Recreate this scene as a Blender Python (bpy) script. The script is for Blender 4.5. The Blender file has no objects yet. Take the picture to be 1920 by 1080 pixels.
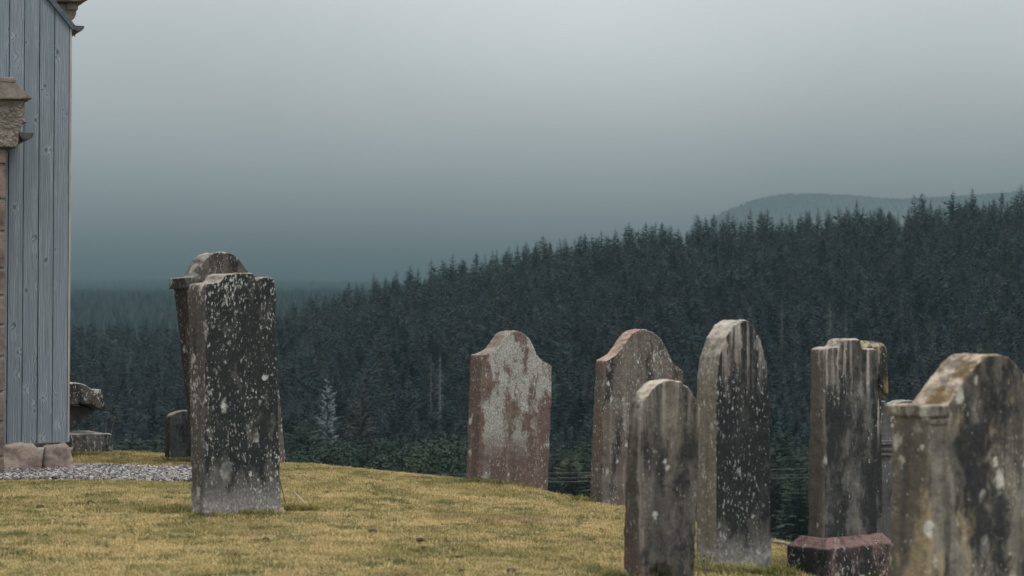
import bpy, bmesh, math, random
import numpy as np
from mathutils import Vector, Matrix, noise as mnoise

R_ = math.radians
random.seed(7)
rng = np.random.default_rng(7)
scene = bpy.context.scene
COL = scene.collection

# ------------------------------------------------------------------ camera
F = 70.0 / 36.0 * 1920.0
CAMZ = 1.0
PITCH = math.atan(110.0 / F)
cam_d = bpy.data.cameras.new('camera')
cam_d.lens = 70.0
cam_d.sensor_width = 36.0
cam_d.clip_start = 0.1
cam_d.clip_end = 20000.0
cam_d.dof.use_dof = True
cam_d.dof.focus_distance = 20.0
cam_d.dof.aperture_fstop = 4.6
cam = bpy.data.objects.new('camera', cam_d)
cam.location = (0, 0, CAMZ)
cam.rotation_euler = (R_(90) + PITCH, 0, 0)
COL.objects.link(cam)
scene.camera = cam

# ------------------------------------------------------------------ sky, sun, exposure
SUN_EL, SUN_AZ = R_(58), R_(135)          # azimuth from +Y, clockwise; veiled sun high, behind and to the right
world = bpy.data.worlds.new('World')
scene.world = world
world.use_nodes = True
wn = world.node_tree
wn.nodes.clear()
def wnode(t, **kw):
    n = wn.nodes.new(t)
    for k, v in kw.items():
        setattr(n, k, v)
    return n
w_out = wnode('ShaderNodeOutputWorld')
w_bg = wnode('ShaderNodeBackground')
w_bg.inputs['Strength'].default_value = 0.1
w_sky = wnode('ShaderNodeTexSky', sky_type='NISHITA', sun_disc=False)
w_sky.sun_elevation = SUN_EL
w_sky.sun_rotation = SUN_AZ
w_sky.dust_density = 3.0
w_tc = wnode('ShaderNodeTexCoord')
w_sep = wnode('ShaderNodeSeparateXYZ')
wn.links.new(w_tc.outputs['Generated'], w_sep.inputs[0])
w_map = wnode('ShaderNodeMapRange')                     # overcast sky: zenith about three times the horizon
w_map.inputs['From Min'].default_value = 0.0
w_map.inputs['From Max'].default_value = 1.0
w_map.inputs['To Min'].default_value = 8.1
w_map.inputs['To Max'].default_value = 14.0
wn.links.new(w_sep.outputs['Z'], w_map.inputs['Value'])
w_noise = wnode('ShaderNodeTexNoise')
w_noise.inputs['Scale'].default_value = 2.6
w_noise.inputs['Detail'].default_value = 3.0
w_noise.inputs['Roughness'].default_value = 0.45
w_mp = wnode('ShaderNodeMapping')
w_mp.inputs['Scale'].default_value = (1, 1, 1.6)
w_mp.inputs['Location'].default_value = (-0.49, 3.94, 6.82)
wn.links.new(w_tc.outputs['Generated'], w_mp.inputs['Vector'])
wn.links.new(w_mp.outputs['Vector'], w_noise.inputs['Vector'])
w_nr = wnode('ShaderNodeMapRange')
w_nr.inputs['From Min'].default_value = 0.3
w_nr.inputs['From Max'].default_value = 0.7
w_nr.inputs['To Min'].default_value = 0.84
w_nr.inputs['To Max'].default_value = 1.12
wn.links.new(w_noise.outputs['Fac'], w_nr.inputs['Value'])
w_mul = wnode('ShaderNodeMath', operation='MULTIPLY')
wn.links.new(w_map.outputs[0], w_mul.inputs[0])
wn.links.new(w_nr.outputs[0], w_mul.inputs[1])
w_col = wnode('ShaderNodeVectorMath', operation='SCALE')
w_col.inputs[0].default_value = (0.975, 1.0, 1.018)
wn.links.new(w_mul.outputs[0], w_col.inputs['Scale'])
w_mix = wnode('ShaderNodeMix', data_type='RGBA')
w_mix.inputs['Factor'].default_value = 0.08
wn.links.new(w_col.outputs[0], w_mix.inputs[6])
wn.links.new(w_sky.outputs[0], w_mix.inputs[7])
wn.links.new(w_mix.outputs[2], w_bg.inputs['Color'])
wn.links.new(w_bg.outputs[0], w_out.inputs['Surface'])

sun_d = bpy.data.lights.new('sun', 'SUN')
sun_d.energy = 1.4
sun_d.angle = R_(24)
sun_d.color = (1.0, 0.97, 0.92)
sun = bpy.data.objects.new('sun', sun_d)
sd = Vector((math.sin(SUN_AZ) * math.cos(SUN_EL), math.cos(SUN_AZ) * math.cos(SUN_EL), math.sin(SUN_EL)))
sun.rotation_euler = sd.to_track_quat('Z', 'Y').to_euler()
sun.location = (0, 0, 50)
COL.objects.link(sun)

vs = scene.view_settings
vs.view_transform = 'Standard'
vs.look = 'None'
vs.exposure = 0.55
vs.gamma = 1.0
vs.use_curve_mapping = False
scene.render.engine = 'CYCLES'
scene.cycles.use_denoising = True
scene.cycles.max_bounces = 4
scene.cycles.diffuse_bounces = 2
scene.cycles.glossy_bounces = 1
scene.cycles.transmission_bounces = 2
scene.cycles.volume_bounces = 0
scene.cycles.transparent_max_bounces = 4

# ------------------------------------------------------------------ helpers
def ray(u, v):
    x, y = (u - 960.0) / F, (540.0 - v) / F
    c, s = math.cos(PITCH), math.sin(PITCH)
    return Vector((x, c - y * s, s + y * c))
def at(u, v, Y):                       # a point of the photograph at the distance Y
    d = ray(u, v)
    return Vector((0, 0, CAMZ)) + d * (Y / d.y)
def tag(o, label=None, cat=None, group=None, kind=None):
    if label: o['label'] = label
    if cat: o['category'] = cat
    if group: o['group'] = group
    if kind: o['kind'] = kind
    return o
def link(o, parent=None):
    COL.objects.link(o)
    if parent is not None:
        o.parent = parent
    return o
def empty(name, loc=(0, 0, 0), rz=0.0):
    o = bpy.data.objects.new(name, None)
    o.empty_display_size = 0.2
    o.location = loc
    o.rotation_euler = (0, 0, rz)
    return link(o)
def mesh_obj(name, verts, faces, mat, parent=None, smooth=False, loc=None, rz=0.0):
    me = bpy.data.meshes.new(name)
    me.from_pydata([tuple(v) for v in verts], [], faces)
    me.update()
    if mat: me.materials.append(mat)
    if smooth:
        me.polygons.foreach_set('use_smooth', [True] * len(me.polygons))
    o = bpy.data.objects.new(name, me)
    if loc is not None: o.location = loc
    o.rotation_euler = (0, 0, rz)
    return link(o, parent)
def fix_normals(o):
    bm = bmesh.new(); bm.from_mesh(o.data)
    bmesh.ops.recalc_face_normals(bm, faces=bm.faces)
    bm.to_mesh(o.data); bm.free()
    return o
def bevel(o, w=0.01, seg=2):
    m = o.modifiers.new('bevel', 'BEVEL'); m.width = w; m.segments = seg; m.limit_method = 'ANGLE'
    return o
def prism(name, pts, y0, y1, mat, parent=None, bev=0.0, taper=None):
    """pts: (x, z) outline, extruded along local y from y0 to y1"""
    n = len(pts)
    back = taper if taper else pts
    vs_ = [(p[0], y0, p[1]) for p in pts] + [(p[0], y1, p[1]) for p in back]
    fs = [list(range(n)), list(range(2 * n - 1, n - 1, -1))]
    for i in range(n):
        j = (i + 1) % n
        fs.append([i, i + n, j + n, j])
    o = mesh_obj(name, vs_, fs, mat, parent)
    fix_normals(o)
    if bev: bevel(o, bev)
    return o
TEX = {}
def ctex(size, depth=3):
    k = (size, depth)
    if k not in TEX:
        t = bpy.data.textures.new('clouds', 'CLOUDS')
        t.noise_scale = size; t.noise_depth = depth
        TEX[k] = t
    return TEX[k]
def roughen(o, voxel=0.012, big=0.014, small=0.008, smooth=2):
    m = o.modifiers.new('remesh', 'REMESH'); m.mode = 'VOXEL'; m.voxel_size = voxel; m.use_smooth_shade = True
    m = o.modifiers.new('smooth', 'SMOOTH'); m.iterations = smooth; m.factor = 0.5
    for s, size in ((big, 0.16), (small, 0.035)):
        if s:
            m = o.modifiers.new('displace', 'DISPLACE'); m.texture = ctex(size); m.texture_coords = 'GLOBAL'
            m.strength = s; m.mid_level = 0.5
    return o
def tube(path, rad, sides=6):
    vs_, fs = [], []
    n = len(path)
    for i, p in enumerate(path):
        p = Vector(p)
        a = Vector(path[max(0, i - 1)]); b = Vector(path[min(n - 1, i + 1)])
        t = (b - a).normalized()
        up = Vector((0, 0, 1)) if abs(t.z) < 0.9 else Vector((1, 0, 0))
        e1 = t.cross(up).normalized(); e2 = t.cross(e1)
        r = rad[i] if hasattr(rad, '__len__') else rad
        for k in range(sides):
            an = 2 * math.pi * k / sides
            vs_.append(p + e1 * math.cos(an) * r + e2 * math.sin(an) * r)
    for i in range(n - 1):
        for k in range(sides):
            k2 = (k + 1) % sides
            fs.append([i * sides + k, i * sides + k2, (i + 1) * sides + k2, (i + 1) * sides + k])
    fs.append(list(range(sides - 1, -1, -1)))
    fs.append([(n - 1) * sides + k for k in range(sides)])
    return vs_, fs

# ------------------------------------------------------------------ material helpers
class NT:
    def __init__(s, name):
        s.m = bpy.data.materials.new(name)
        s.m.use_nodes = True
        s.t = s.m.node_tree
        s.t.nodes.clear()
        s.out = s.t.nodes.new('ShaderNodeOutputMaterial')
        s.b = s.t.nodes.new('ShaderNodeBsdfPrincipled')
        s.b.inputs['Roughness'].default_value = 0.9
        s.b.inputs['Specular IOR Level'].default_value = 0.25
        s.t.links.new(s.b.outputs[0], s.out.inputs[0])
    def n(s, t, **kw):
        x = s.t.nodes.new(t)
        for k, v in kw.items(): setattr(x, k, v)
        return x
    def set(s, sock, v):
        if hasattr(v, 'is_output') or isinstance(v, bpy.types.NodeSocket): s.t.links.new(v, sock)
        elif hasattr(v, '__len__') and len(v) == 3 and sock.type == 'RGBA': sock.default_value = (*v, 1)
        else: sock.default_value = v
    def math(s, op, a, b=0.0, c=None, clamp=False):
        x = s.n('ShaderNodeMath', operation=op, use_clamp=clamp)
        s.set(x.inputs[0], a); s.set(x.inputs[1], b)
        if c is not None: s.set(x.inputs[2], c)
        return x.outputs[0]
    def mix(s, f, a, b, blend='MIX'):
        x = s.n('ShaderNodeMix', data_type='RGBA', blend_type=blend)
        s.set(x.inputs['Factor'], f); s.set(x.inputs[6], a); s.set(x.inputs[7], b)
        return x.outputs[2]
    def coord(s, kind='Object'):
        return s.n('ShaderNodeTexCoord').outputs[kind]
    def pos(s):
        return s.n('ShaderNodeNewGeometry').outputs['Position']
    def mapv(s, v, scale=(1, 1, 1), loc=(0, 0, 0)):
        x = s.n('ShaderNodeMapping'); s.set(x.inputs['Vector'], v)
        x.inputs['Scale'].default_value = scale; x.inputs['Location'].default_value = loc
        return x.outputs[0]
    def noise(s, v, scale=5, detail=5, rough=0.6, dist=0.0, col=False):
        x = s.n('ShaderNodeTexNoise'); s.set(x.inputs['Vector'], v)
        x.inputs['Scale'].default_value = scale; x.inputs['Detail'].default_value = detail
        x.inputs['Roughness'].default_value = rough; x.inputs['Distortion'].default_value = dist
        return x.outputs['Color' if col else 'Fac']
    def voro(s, v, scale=5, feature='F1', rnd=1.0):
        x = s.n('ShaderNodeTexVoronoi', feature=feature); s.set(x.inputs['Vector'], v)
        x.inputs['Scale'].default_value = scale; x.inputs['Randomness'].default_value = rnd
        return x
    def ramp(s, f, lo, hi, a=0.0, b=1.0, smooth=True):
        x = s.n('ShaderNodeMapRange', interpolation_type='SMOOTHSTEP' if smooth else 'LINEAR')
        s.set(x.inputs['Value'], f)
        s.set(x.inputs['From Min'], lo); s.set(x.inputs['From Max'], hi)
        x.inputs['To Min'].default_value = a; x.inputs['To Max'].default_value = b
        return x.outputs[0]
    def sep(s, v):
        x = s.n('ShaderNodeSeparateXYZ'); s.set(x.inputs[0], v); return x.outputs
    def warp(s, v, scale, amt):
        c = s.noise(v, scale, 3, 0.6, col=True)
        a = s.n('ShaderNodeVectorMath', operation='SUBTRACT'); s.set(a.inputs[0], c); a.inputs[1].default_value = (.5, .5, .5)
        b = s.n('ShaderNodeVectorMath', operation='MULTIPLY_ADD'); s.set(b.inputs[0], a.outputs[0])
        b.inputs[1].default_value = (amt, amt, amt); s.set(b.inputs[2], v)
        return b.outputs[0]
    def color(s, c):
        s.set(s.b.inputs['Base Color'], c)
    def bump(s, h, strength=0.5, dist=0.01):
        x = s.n('ShaderNodeBump'); x.inputs['Strength'].default_value = strength; x.inputs['Distance'].default_value = dist
        s.set(x.inputs['Height'], h); s.t.links.new(x.outputs[0], s.b.inputs['Normal'])

def stone_mat(name, base=((.10, .09, .075), (.20, .175, .145)), red=0.0, redc=(.17, .085, .07), side=(.11, .09, .07),
              black_f=0.6, black_s=0.2, spk=0.5, blotch=0.3, lichen=(.40, .41, .38), top=(.40, .36, .30), moss=0.0,
              ochre=0.0, streak=0.6, patch=0.0, seed=0.0, h=1.4, foot=0.0, run=0.0):
    """weathered sandstone: algae, rain streaks, crustose lichen"""
    base = tuple(tuple(q * .70 for q in b_) for b_ in base)
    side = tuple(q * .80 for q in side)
    redc = tuple(q * .80 for q in redc)
    k = NT(name)
    p0 = k.coord('Object')
    p = k.mapv(p0, loc=(seed * 3.1, seed * 1.7, seed * 5.3))
    nrm = k.sep(k.coord('Normal'))
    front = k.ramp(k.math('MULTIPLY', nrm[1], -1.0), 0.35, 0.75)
    up = k.ramp(nrm[2], 0.35, 0.8)
    zz = k.math('DIVIDE', k.sep(p0)[2], h)
    n1 = k.noise(p, 5, 9, 0.68)
    c = k.mix(k.ramp(n1, 0.32, 0.7), base[0], base[1])
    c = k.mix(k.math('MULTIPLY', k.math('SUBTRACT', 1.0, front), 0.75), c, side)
    if red:
        rn = k.noise(p, 2.4, 6, 0.6, 0.3)
        c = k.mix(k.math('MULTIPLY', k.ramp(rn, 0.62 - red * 0.32, 0.78 - red * 0.3), 0.85), c, redc)
    ps = k.mapv(k.warp(p, 4, 0.05), scale=(17, 17, 0.75))
    st = k.noise(ps, 1.0, 6, 0.62)
    c = k.mix(k.math('MULTIPLY', k.ramp(st, 0.5, 0.66), streak * 0.8), c, (.05, .048, .045))
    c = k.mix(k.math('MULTIPLY', k.ramp(st, 0.44, 0.30), streak * 0.55), c, (.27, .245, .21))
    # black algae
    pb = k.mapv(k.warp(p, 7, 0.12), scale=(6.5, 6.5, 2.1))
    bn = k.noise(pb, 1.0, 8, 0.66)
    amt = k.math('MULTIPLY_ADD', front, black_f - black_s, black_s)
    edge = k.math('SUBTRACT', 0.83, k.math('MULTIPLY', amt, 0.55))
    if foot:
        edge = k.math('ADD', edge, k.ramp(zz, 0.28, 0.0, 0.0, foot))
    bm_ = k.ramp(k.math('SUBTRACT', bn, edge), -0.03, 0.12)
    c = k.mix(k.math('MULTIPLY', bm_, 0.92), c, (.011, .0145, .0165))
    if foot:
        c = k.mix(k.math('MULTIPLY', k.ramp(k.math('MULTIPLY_ADD', n1, .16, zz), 0.20, 0.08), 0.8), c, k.mix(k.ramp(k.noise(p, 30, 6, .7), .35, .65), (.13, .128, .12), (.33, .32, .30)))
    if run:
        rn_ = k.noise(k.mapv(k.warp(p, 5, .03), scale=(21, 21, .9), loc=(4, 8, 2)), 1.0, 5, .6)
        c = k.mix(k.math('MULTIPLY', k.math('MULTIPLY', k.ramp(rn_, .47, .60), k.ramp(k.math('MULTIPLY_ADD', rn_, .35, zz), .80, 1.12)), run), c, (.34, .30, .265))
    # pale growth in large patches
    if patch:
        pn = k.noise(k.mapv(k.warp(p, 9, 0.10), scale=(4.2, 4.2, 1.9)), 1.0, 9, 0.7)
        pm = k.math('MULTIPLY', k.ramp(pn, 0.70 - patch * 0.25, 0.78 - patch * 0.25), k.ramp(zz, 0.08, 0.4))
        fine = k.noise(p, 70, 4, 0.7)
        c = k.mix(k.math('MULTIPLY', pm, k.math('MULTIPLY', front, 0.85)), c, k.mix(k.ramp(fine, 0.3, 0.7), (.15, .155, .145), (.45, .455, .42)))
    if ochre:
        on = k.noise(k.mapv(k.warp(p, 6, 0.1), scale=(7, 7, 2.4), loc=(9, 3, 1)), 1.0, 7, 0.6)
        c = k.mix(k.math('MULTIPLY', k.ramp(on, 0.53, 0.66), ochre), c, (.37, .30, .17))
    # lichen: three sizes of crust
    hgt = k.noise(p, 60, 5, 0.7)
    tone = k.mix(k.ramp(k.noise(p, 120, 3, 0.7), 0.3, 0.7), tuple(x * 0.78 for x in lichen), tuple(x * 1.25 for x in lichen))
    for sc, zs, wgt, wd in ((84, .42, 1.0, .05), (30, .5, .5, .06)):      # ragged flecks
        fl = k.noise(k.mapv(p, scale=(1, 1, zs), loc=(sc, 2, 5)), sc, 3.5, .62)
        cl_ = k.noise(k.mapv(p, scale=(1, 1, .6), loc=(3, sc, 1)), 4.5, 4, .6)
        thr = k.math('MULTIPLY_ADD', cl_, -.34, .86 - spk * .17 + (0 if sc > 30 else .03))
        m = k.math('MULTIPLY', k.ramp(k.math('SUBTRACT', fl, thr), 0.0, wd), .82 * wgt)
        c = k.mix(m, c, tone)
        hgt = k.math('MULTIPLY_ADD', m, .2, hgt)
    for sc, zs, dens, rad, wp in ((26, 0.6, spk * 0.35, 0.40, 0.035), (13, 0.7, blotch * 0.45, 0.40, 0.05), (6.5, 0.62, blotch * 0.5, 0.38, 0.07)):
        v = k.voro(k.mapv(k.warp(p, 90 if sc > 20 else 28, wp), scale=(1, 1, zs)), sc)
        cs = k.n('ShaderNodeSeparateColor'); k.set(cs.inputs[0], v.outputs['Color'])
        on_ = k.math('LESS_THAN', cs.outputs[0], dens)
        r = k.math('MULTIPLY_ADD', cs.outputs[1], rad * 0.8, rad * 0.25)
        m = k.math('MULTIPLY', on_, k.ramp(k.math('SUBTRACT', r, v.outputs['Distance']), 0.0, 0.12))
        clus = k.ramp(k.noise(k.mapv(p, loc=(sc, 0, 0)), 6, 4, 0.6), 0.38, 0.6, 0.15, 1.0)
        m = k.math('MULTIPLY', k.math('MULTIPLY', m, clus), 0.9)
        c = k.mix(m, c, tone)
        hgt = k.math('MULTIPLY_ADD', m, 0.25, hgt)
    # weathered top, bare or mossy
    tn = k.noise(p, 11, 7, 0.68)
    c = k.mix(k.math('MULTIPLY', up, k.ramp(tn, 0.36, 0.56, 0.15, 0.9)), c, top)
    if moss:
        mn = k.noise(p, 7, 7, 0.7)
        c = k.mix(k.math('MULTIPLY', k.math('MULTIPLY', k.ramp(nrm[2], 0.05, 0.5), k.ramp(mn, 0.5, 0.58)), moss), c, (.10, .065, .02))
    # grain, and fine vertical scratches
    g = k.noise(p, 190, 3, 0.7)
    c = k.mix(1.0, c, k.mix(k.ramp(g, 0.25, 0.75), (.70, .70, .70), (1.22, 1.22, 1.22)), 'MULTIPLY')
    k.color(c)
    k.bump(k.math('ADD', hgt, k.math('MULTIPLY', n1, 0.8)), 0.75, 0.012)
    return k.m

def plain_mat(name, a, b, scale=8, rough=0.85, bump=0.3, metallic=0.0, stretch=(1, 1, 1)):
    k = NT(name)
    p = k.mapv(k.coord('Object'), scale=stretch)
    n = k.noise(p, scale, 7, 0.65)
    k.color(k.mix(k.ramp(n, 0.3, 0.7), a, b))
    k.b.inputs['Roughness'].default_value = rough
    k.b.inputs['Metallic'].default_value = metallic
    k.bump(k.noise(p, scale * 6, 5, 0.65), bump, 0.01)
    return k.m

def board_mat():
    k = NT('weathered_board')
    info = k.n('ShaderNodeObjectInfo')
    p0 = k.coord('Object')
    off = k.n('ShaderNodeVectorMath', operation='ADD'); k.set(off.inputs[0], p0)
    sc = k.n('ShaderNodeVectorMath', operation='SCALE'); sc.inputs[0].default_value = (7.3, 0, 31.7); k.set(sc.inputs['Scale'], info.outputs['Random'])
    k.set(off.inputs[1], sc.outputs[0])
    p = off.outputs[0]
    flat = k.mapv(p, scale=(1, 0.0, 1))
    fs_ = k.sep(k.warp(flat, 3, 0.06)); f2 = k.n('ShaderNodeCombineXYZ')
    k.set(f2.inputs[0], fs_[0]); k.set(f2.inputs[1], k.math('MULTIPLY', fs_[2], .62))
    kv = k.n('ShaderNodeTexVoronoi', voronoi_dimensions='2D', feature='F1'); k.set(kv.inputs['Vector'], f2.outputs[0])
    kv.inputs['Scale'].default_value = 9.5
    kd = kv.outputs['Distance']
    cs = k.n('ShaderNodeSeparateColor'); k.set(cs.inputs[0], kv.outputs['Color'])
    has = k.math('LESS_THAN', cs.outputs[0], 0.36)
    bend = k.math('MULTIPLY', has, k.ramp(kd, 0.45, 0.0, 0.0, 0.09))
    xs = k.sep(flat)
    cx = k.n('ShaderNodeCombineXYZ')
    k.set(cx.inputs[0], k.math('ADD', xs[0], k.math('MULTIPLY', bend, k.math('SUBTRACT', cs.outputs[1], 0.5))))
    k.set(cx.inputs[2], xs[2])
    wv = k.warp(cx.outputs[0], 2.2, 0.035)
    gr = k.noise(k.mapv(wv, scale=(70, 1, 1.6)), 1.0, 5, 0.65)
    ring = k.n('ShaderNodeTexWave', wave_type='BANDS', bands_direction='X'); k.set(ring.inputs['Vector'], k.mapv(wv, scale=(1, 1, 0.10)))
    ring.inputs['Scale'].default_value = 26; ring.inputs['Distortion'].default_value = 5.0; ring.inputs['Detail'].default_value = 3; ring.inputs['Detail Scale'].default_value = 1.2
    tone = k.math('MULTIPLY_ADD', info.outputs['Random'], 1.1, 0.05)
    f = k.math('ADD', k.math('MULTIPLY', gr, 0.55), k.math('MULTIPLY', ring.outputs['Fac'], 0.22))
    c = k.mix(k.ramp(f, 0.28, 0.54), (.066, .084, .100), (.285, .318, .345))
    big = k.noise(k.mapv(flat, scale=(5, 1, 0.9)), 1.0, 5, 0.6)
    c = k.mix(k.ramp(big, 0.42, 0.62, 0, 0.65), c, (.10, .128, .148))
    c = k.mix(k.math('MULTIPLY', tone, 0.5), c, (.155, .19, .22))
    shade = k.math('MULTIPLY', has, k.ramp(kd, 0.38, 0.12))
    c = k.mix(k.math('MULTIPLY', shade, k.math('MULTIPLY', cs.outputs[1], 0.2)), c, (.36, .40, .42))
    core = k.math('MULTIPLY', has, k.ramp(k.math('ADD', k.math('MULTIPLY', cs.outputs[2], .13), k.math('MULTIPLY_ADD', k.noise(flat, 40, 2, .5), .08, kd)), 0.21, 0.13))
    c = k.mix(k.math('MULTIPLY', core, 0.75), c, (.05, .06, .07))
    k.color(c)
    k.b.inputs['Roughness'].default_value = 0.8
    k.bump(k.math('ADD', gr, k.math('MULTIPLY', core, -0.6)), 0.35, 0.006)
    return k.m

def crown_mat(name, a, b, c_, hi=(.075, .09, .075)):
    k = NT(name)
    info = k.n('ShaderNodeObjectInfo')
    r = info.outputs['Random']
    c = k.mix(k.ramp(r, 0.0, 0.75, smooth=False), a, b)
    c = k.mix(k.ramp(r, 0.86, 1.0), c, c_)
    n = k.noise(k.pos(), 0.9, 4, 0.6)
    c = k.mix(k.ramp(n, 0.5, 0.75, 0, 0.55), c, hi)
    k.color(c)
    k.b.inputs['Roughness'].default_value = 0.75
    return k.m

# ------------------------------------------------------------------ the ground
def tab(x, pts):
    xs = [p[0] for p in pts]; ys = [p[1] for p in pts]
    return np.interp(x, xs, ys)
def smooth_tab(x, pts, w):
    return (tab(x - w, pts) + 2 * tab(x - w / 2, pts) + 3 * tab(x, pts) + 2 * tab(x + w / 2, pts) + tab(x + w, pts)) / 9
SIDE = [(-60, -1.0), (-8, 0.01), (-2, -0.012), (-1, -0.022), (0, -0.06), (0.9, -0.135), (1.3, -0.195), (1.8, -0.255), (3, -0.46), (6, -1.1), (15, -3.6), (60, -18)]
CREST = [(-60, 26), (-8, 20), (-3.6, 19.0), (-2, 17.2), (0, 15.1), (0.76, 13.8), (1.77, 12.5), (3, 11.6), (6, 10.5), (60, 10)]
RIDGE = [(-400, -8), (-70, -6.0), (-46, -5.6), (-34, -3.2), (-28, -1.0), (-21, 1.1), (-9, 3.8), (3, 6.6), (16, 8.7), (31, 10.3), (52, 12.2), (76, 14.4), (110, 17), (400, 26)]
LEFTHILL = [(-1e4, -13), (440, -13), (580, -2), (700, 8), (1400, 30), (2200, 57), (3000, 86), (4000, 124), (5000, 160), (6500, 200)]
def H(x, y):
    x = np.asarray(x, float); y = np.asarray(y, float)
    knoll = smooth_tab(x, SIDE, 0.5) - 0.028
    e = np.maximum(y - smooth_tab(x, CREST, 0.5), 0)
    knoll = knoll - 0.30 * (np.sqrt(e * e + 2.4 ** 2) - 2.4)
    s = np.clip((y - 118) / 182.0, 0, 1)
    rid = smooth_tab(x, RIDGE, 8)
    fall = np.clip((y - 300) / 150.0, 0, 1); fall = fall * fall * (3 - 2 * fall)
    val = -11.5 + (rid + 11.5) * s ** 1.08
    val = val * (1 - fall) + (-13.0) * fall
    far = tab(y, LEFTHILL)
    wob = 1 + 0.025 * np.sin(x / 260.0 + y / 900.0) + 0.015 * np.sin(x / 97.0 - y / 310.0)
    far = np.where(far > 0, far * wob, far)
    q = x * (1950.0 / 2700.0)
    el = smooth_tab(q, [(-200, 0.0), (0, 0.012), (100, 0.034), (170, 0.056), (215, 0.0685), (250, 0.0748), (285, 0.0757), (330, 0.0745), (376, 0.0724), (430, 0.0738), (502, 0.0768), (900, 0.077)], 26)
    zr = el * 2700.0 - 0.10 * np.abs(y - 2700.0)
    far = np.where(y > 700, np.maximum(far, zr), far)
    val = np.maximum(val, far)
    d = knoll - val
    return 0.5 * (knoll + val + np.sqrt(d * d + 0.35))
def Hs(x, y): return float(H(np.array([x]), np.array([y]))[0])

def grow(a, step, fac, lim):
    out = []
    while a < lim:
        out.append(a); a += step; step *= fac
    out.append(lim)
    return out
xp = grow(5.0, 0.16, 1.055, 2900)
gx = np.array([-v for v in reversed(xp)] + list(np.arange(-4.88, 4.9, 0.14)) + xp)
gy = np.array([-140, -80, -45, -25, -12, -6, -2, 1, 3, 4.5] + list(np.arange(5.5, 21, 0.16)) + grow(21.2, 0.3, 1.05, 6400))
GX, GY = np.meshgrid(gx, gy)
GZ = H(GX.ravel(), GY.ravel())
near = (np.abs(GX.ravel()) < 9) & (GY.ravel() < 24)
for i in np.nonzero(near)[0]:
    v = Vector((GX.ravel()[i] * 1.4, GY.ravel()[i] * 1.4, 0))
    GZ[i] += 0.010 * mnoise.noise(v) + 0.006 * mnoise.noise(v * 3.1)
nx, ny = len(gx), len(gy)
idx = np.arange(nx * ny).reshape(ny, nx)
quads = np.stack([idx[:-1, :-1].ravel(), idx[:-1, 1:].ravel(), idx[1:, 1:].ravel(), idx[1:, :-1].ravel()], 1)
gk = NT('ground')
gp = gk.pos()
g1 = gk.noise(gp, 1.7, 7, 0.65); g2 = gk.noise(gp, 38, 5, 0.7)
gc = gk.mix(gk.ramp(g1, 0.36, 0.64), (.17, .135, .055), (.30, .23, .11))
gc = gk.mix(gk.ramp(g2, 0.3, 0.7, 0, 0.6), gc, (.11, .085, .04))
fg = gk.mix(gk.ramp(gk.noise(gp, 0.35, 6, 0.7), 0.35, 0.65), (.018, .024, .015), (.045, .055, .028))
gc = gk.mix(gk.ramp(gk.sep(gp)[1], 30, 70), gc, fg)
gc = gk.mix(gk.math('MULTIPLY', gk.ramp(gk.sep(gp)[1], 900, 1300), gk.ramp(gk.sep(gp)[0], -150, 30)), gc, (.16, .185, .185))  # right far hill: ground colour paled to stand in for mist
gc = gk.mix(gk.ramp(gk.sep(gp)[1], 3300, 5400), gc, (.17, .20, .19))  # mist fade painted into the farthest ground, softening its crest
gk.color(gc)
gk.bump(g2, 0.6, 0.02)
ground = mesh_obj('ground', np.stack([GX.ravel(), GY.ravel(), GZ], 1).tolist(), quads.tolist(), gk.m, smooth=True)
tag(ground, kind='structure', label='lawn and rolling ground from the churchyard to the misty hills')
def gz(x, y): return Hs(x, y)

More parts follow.
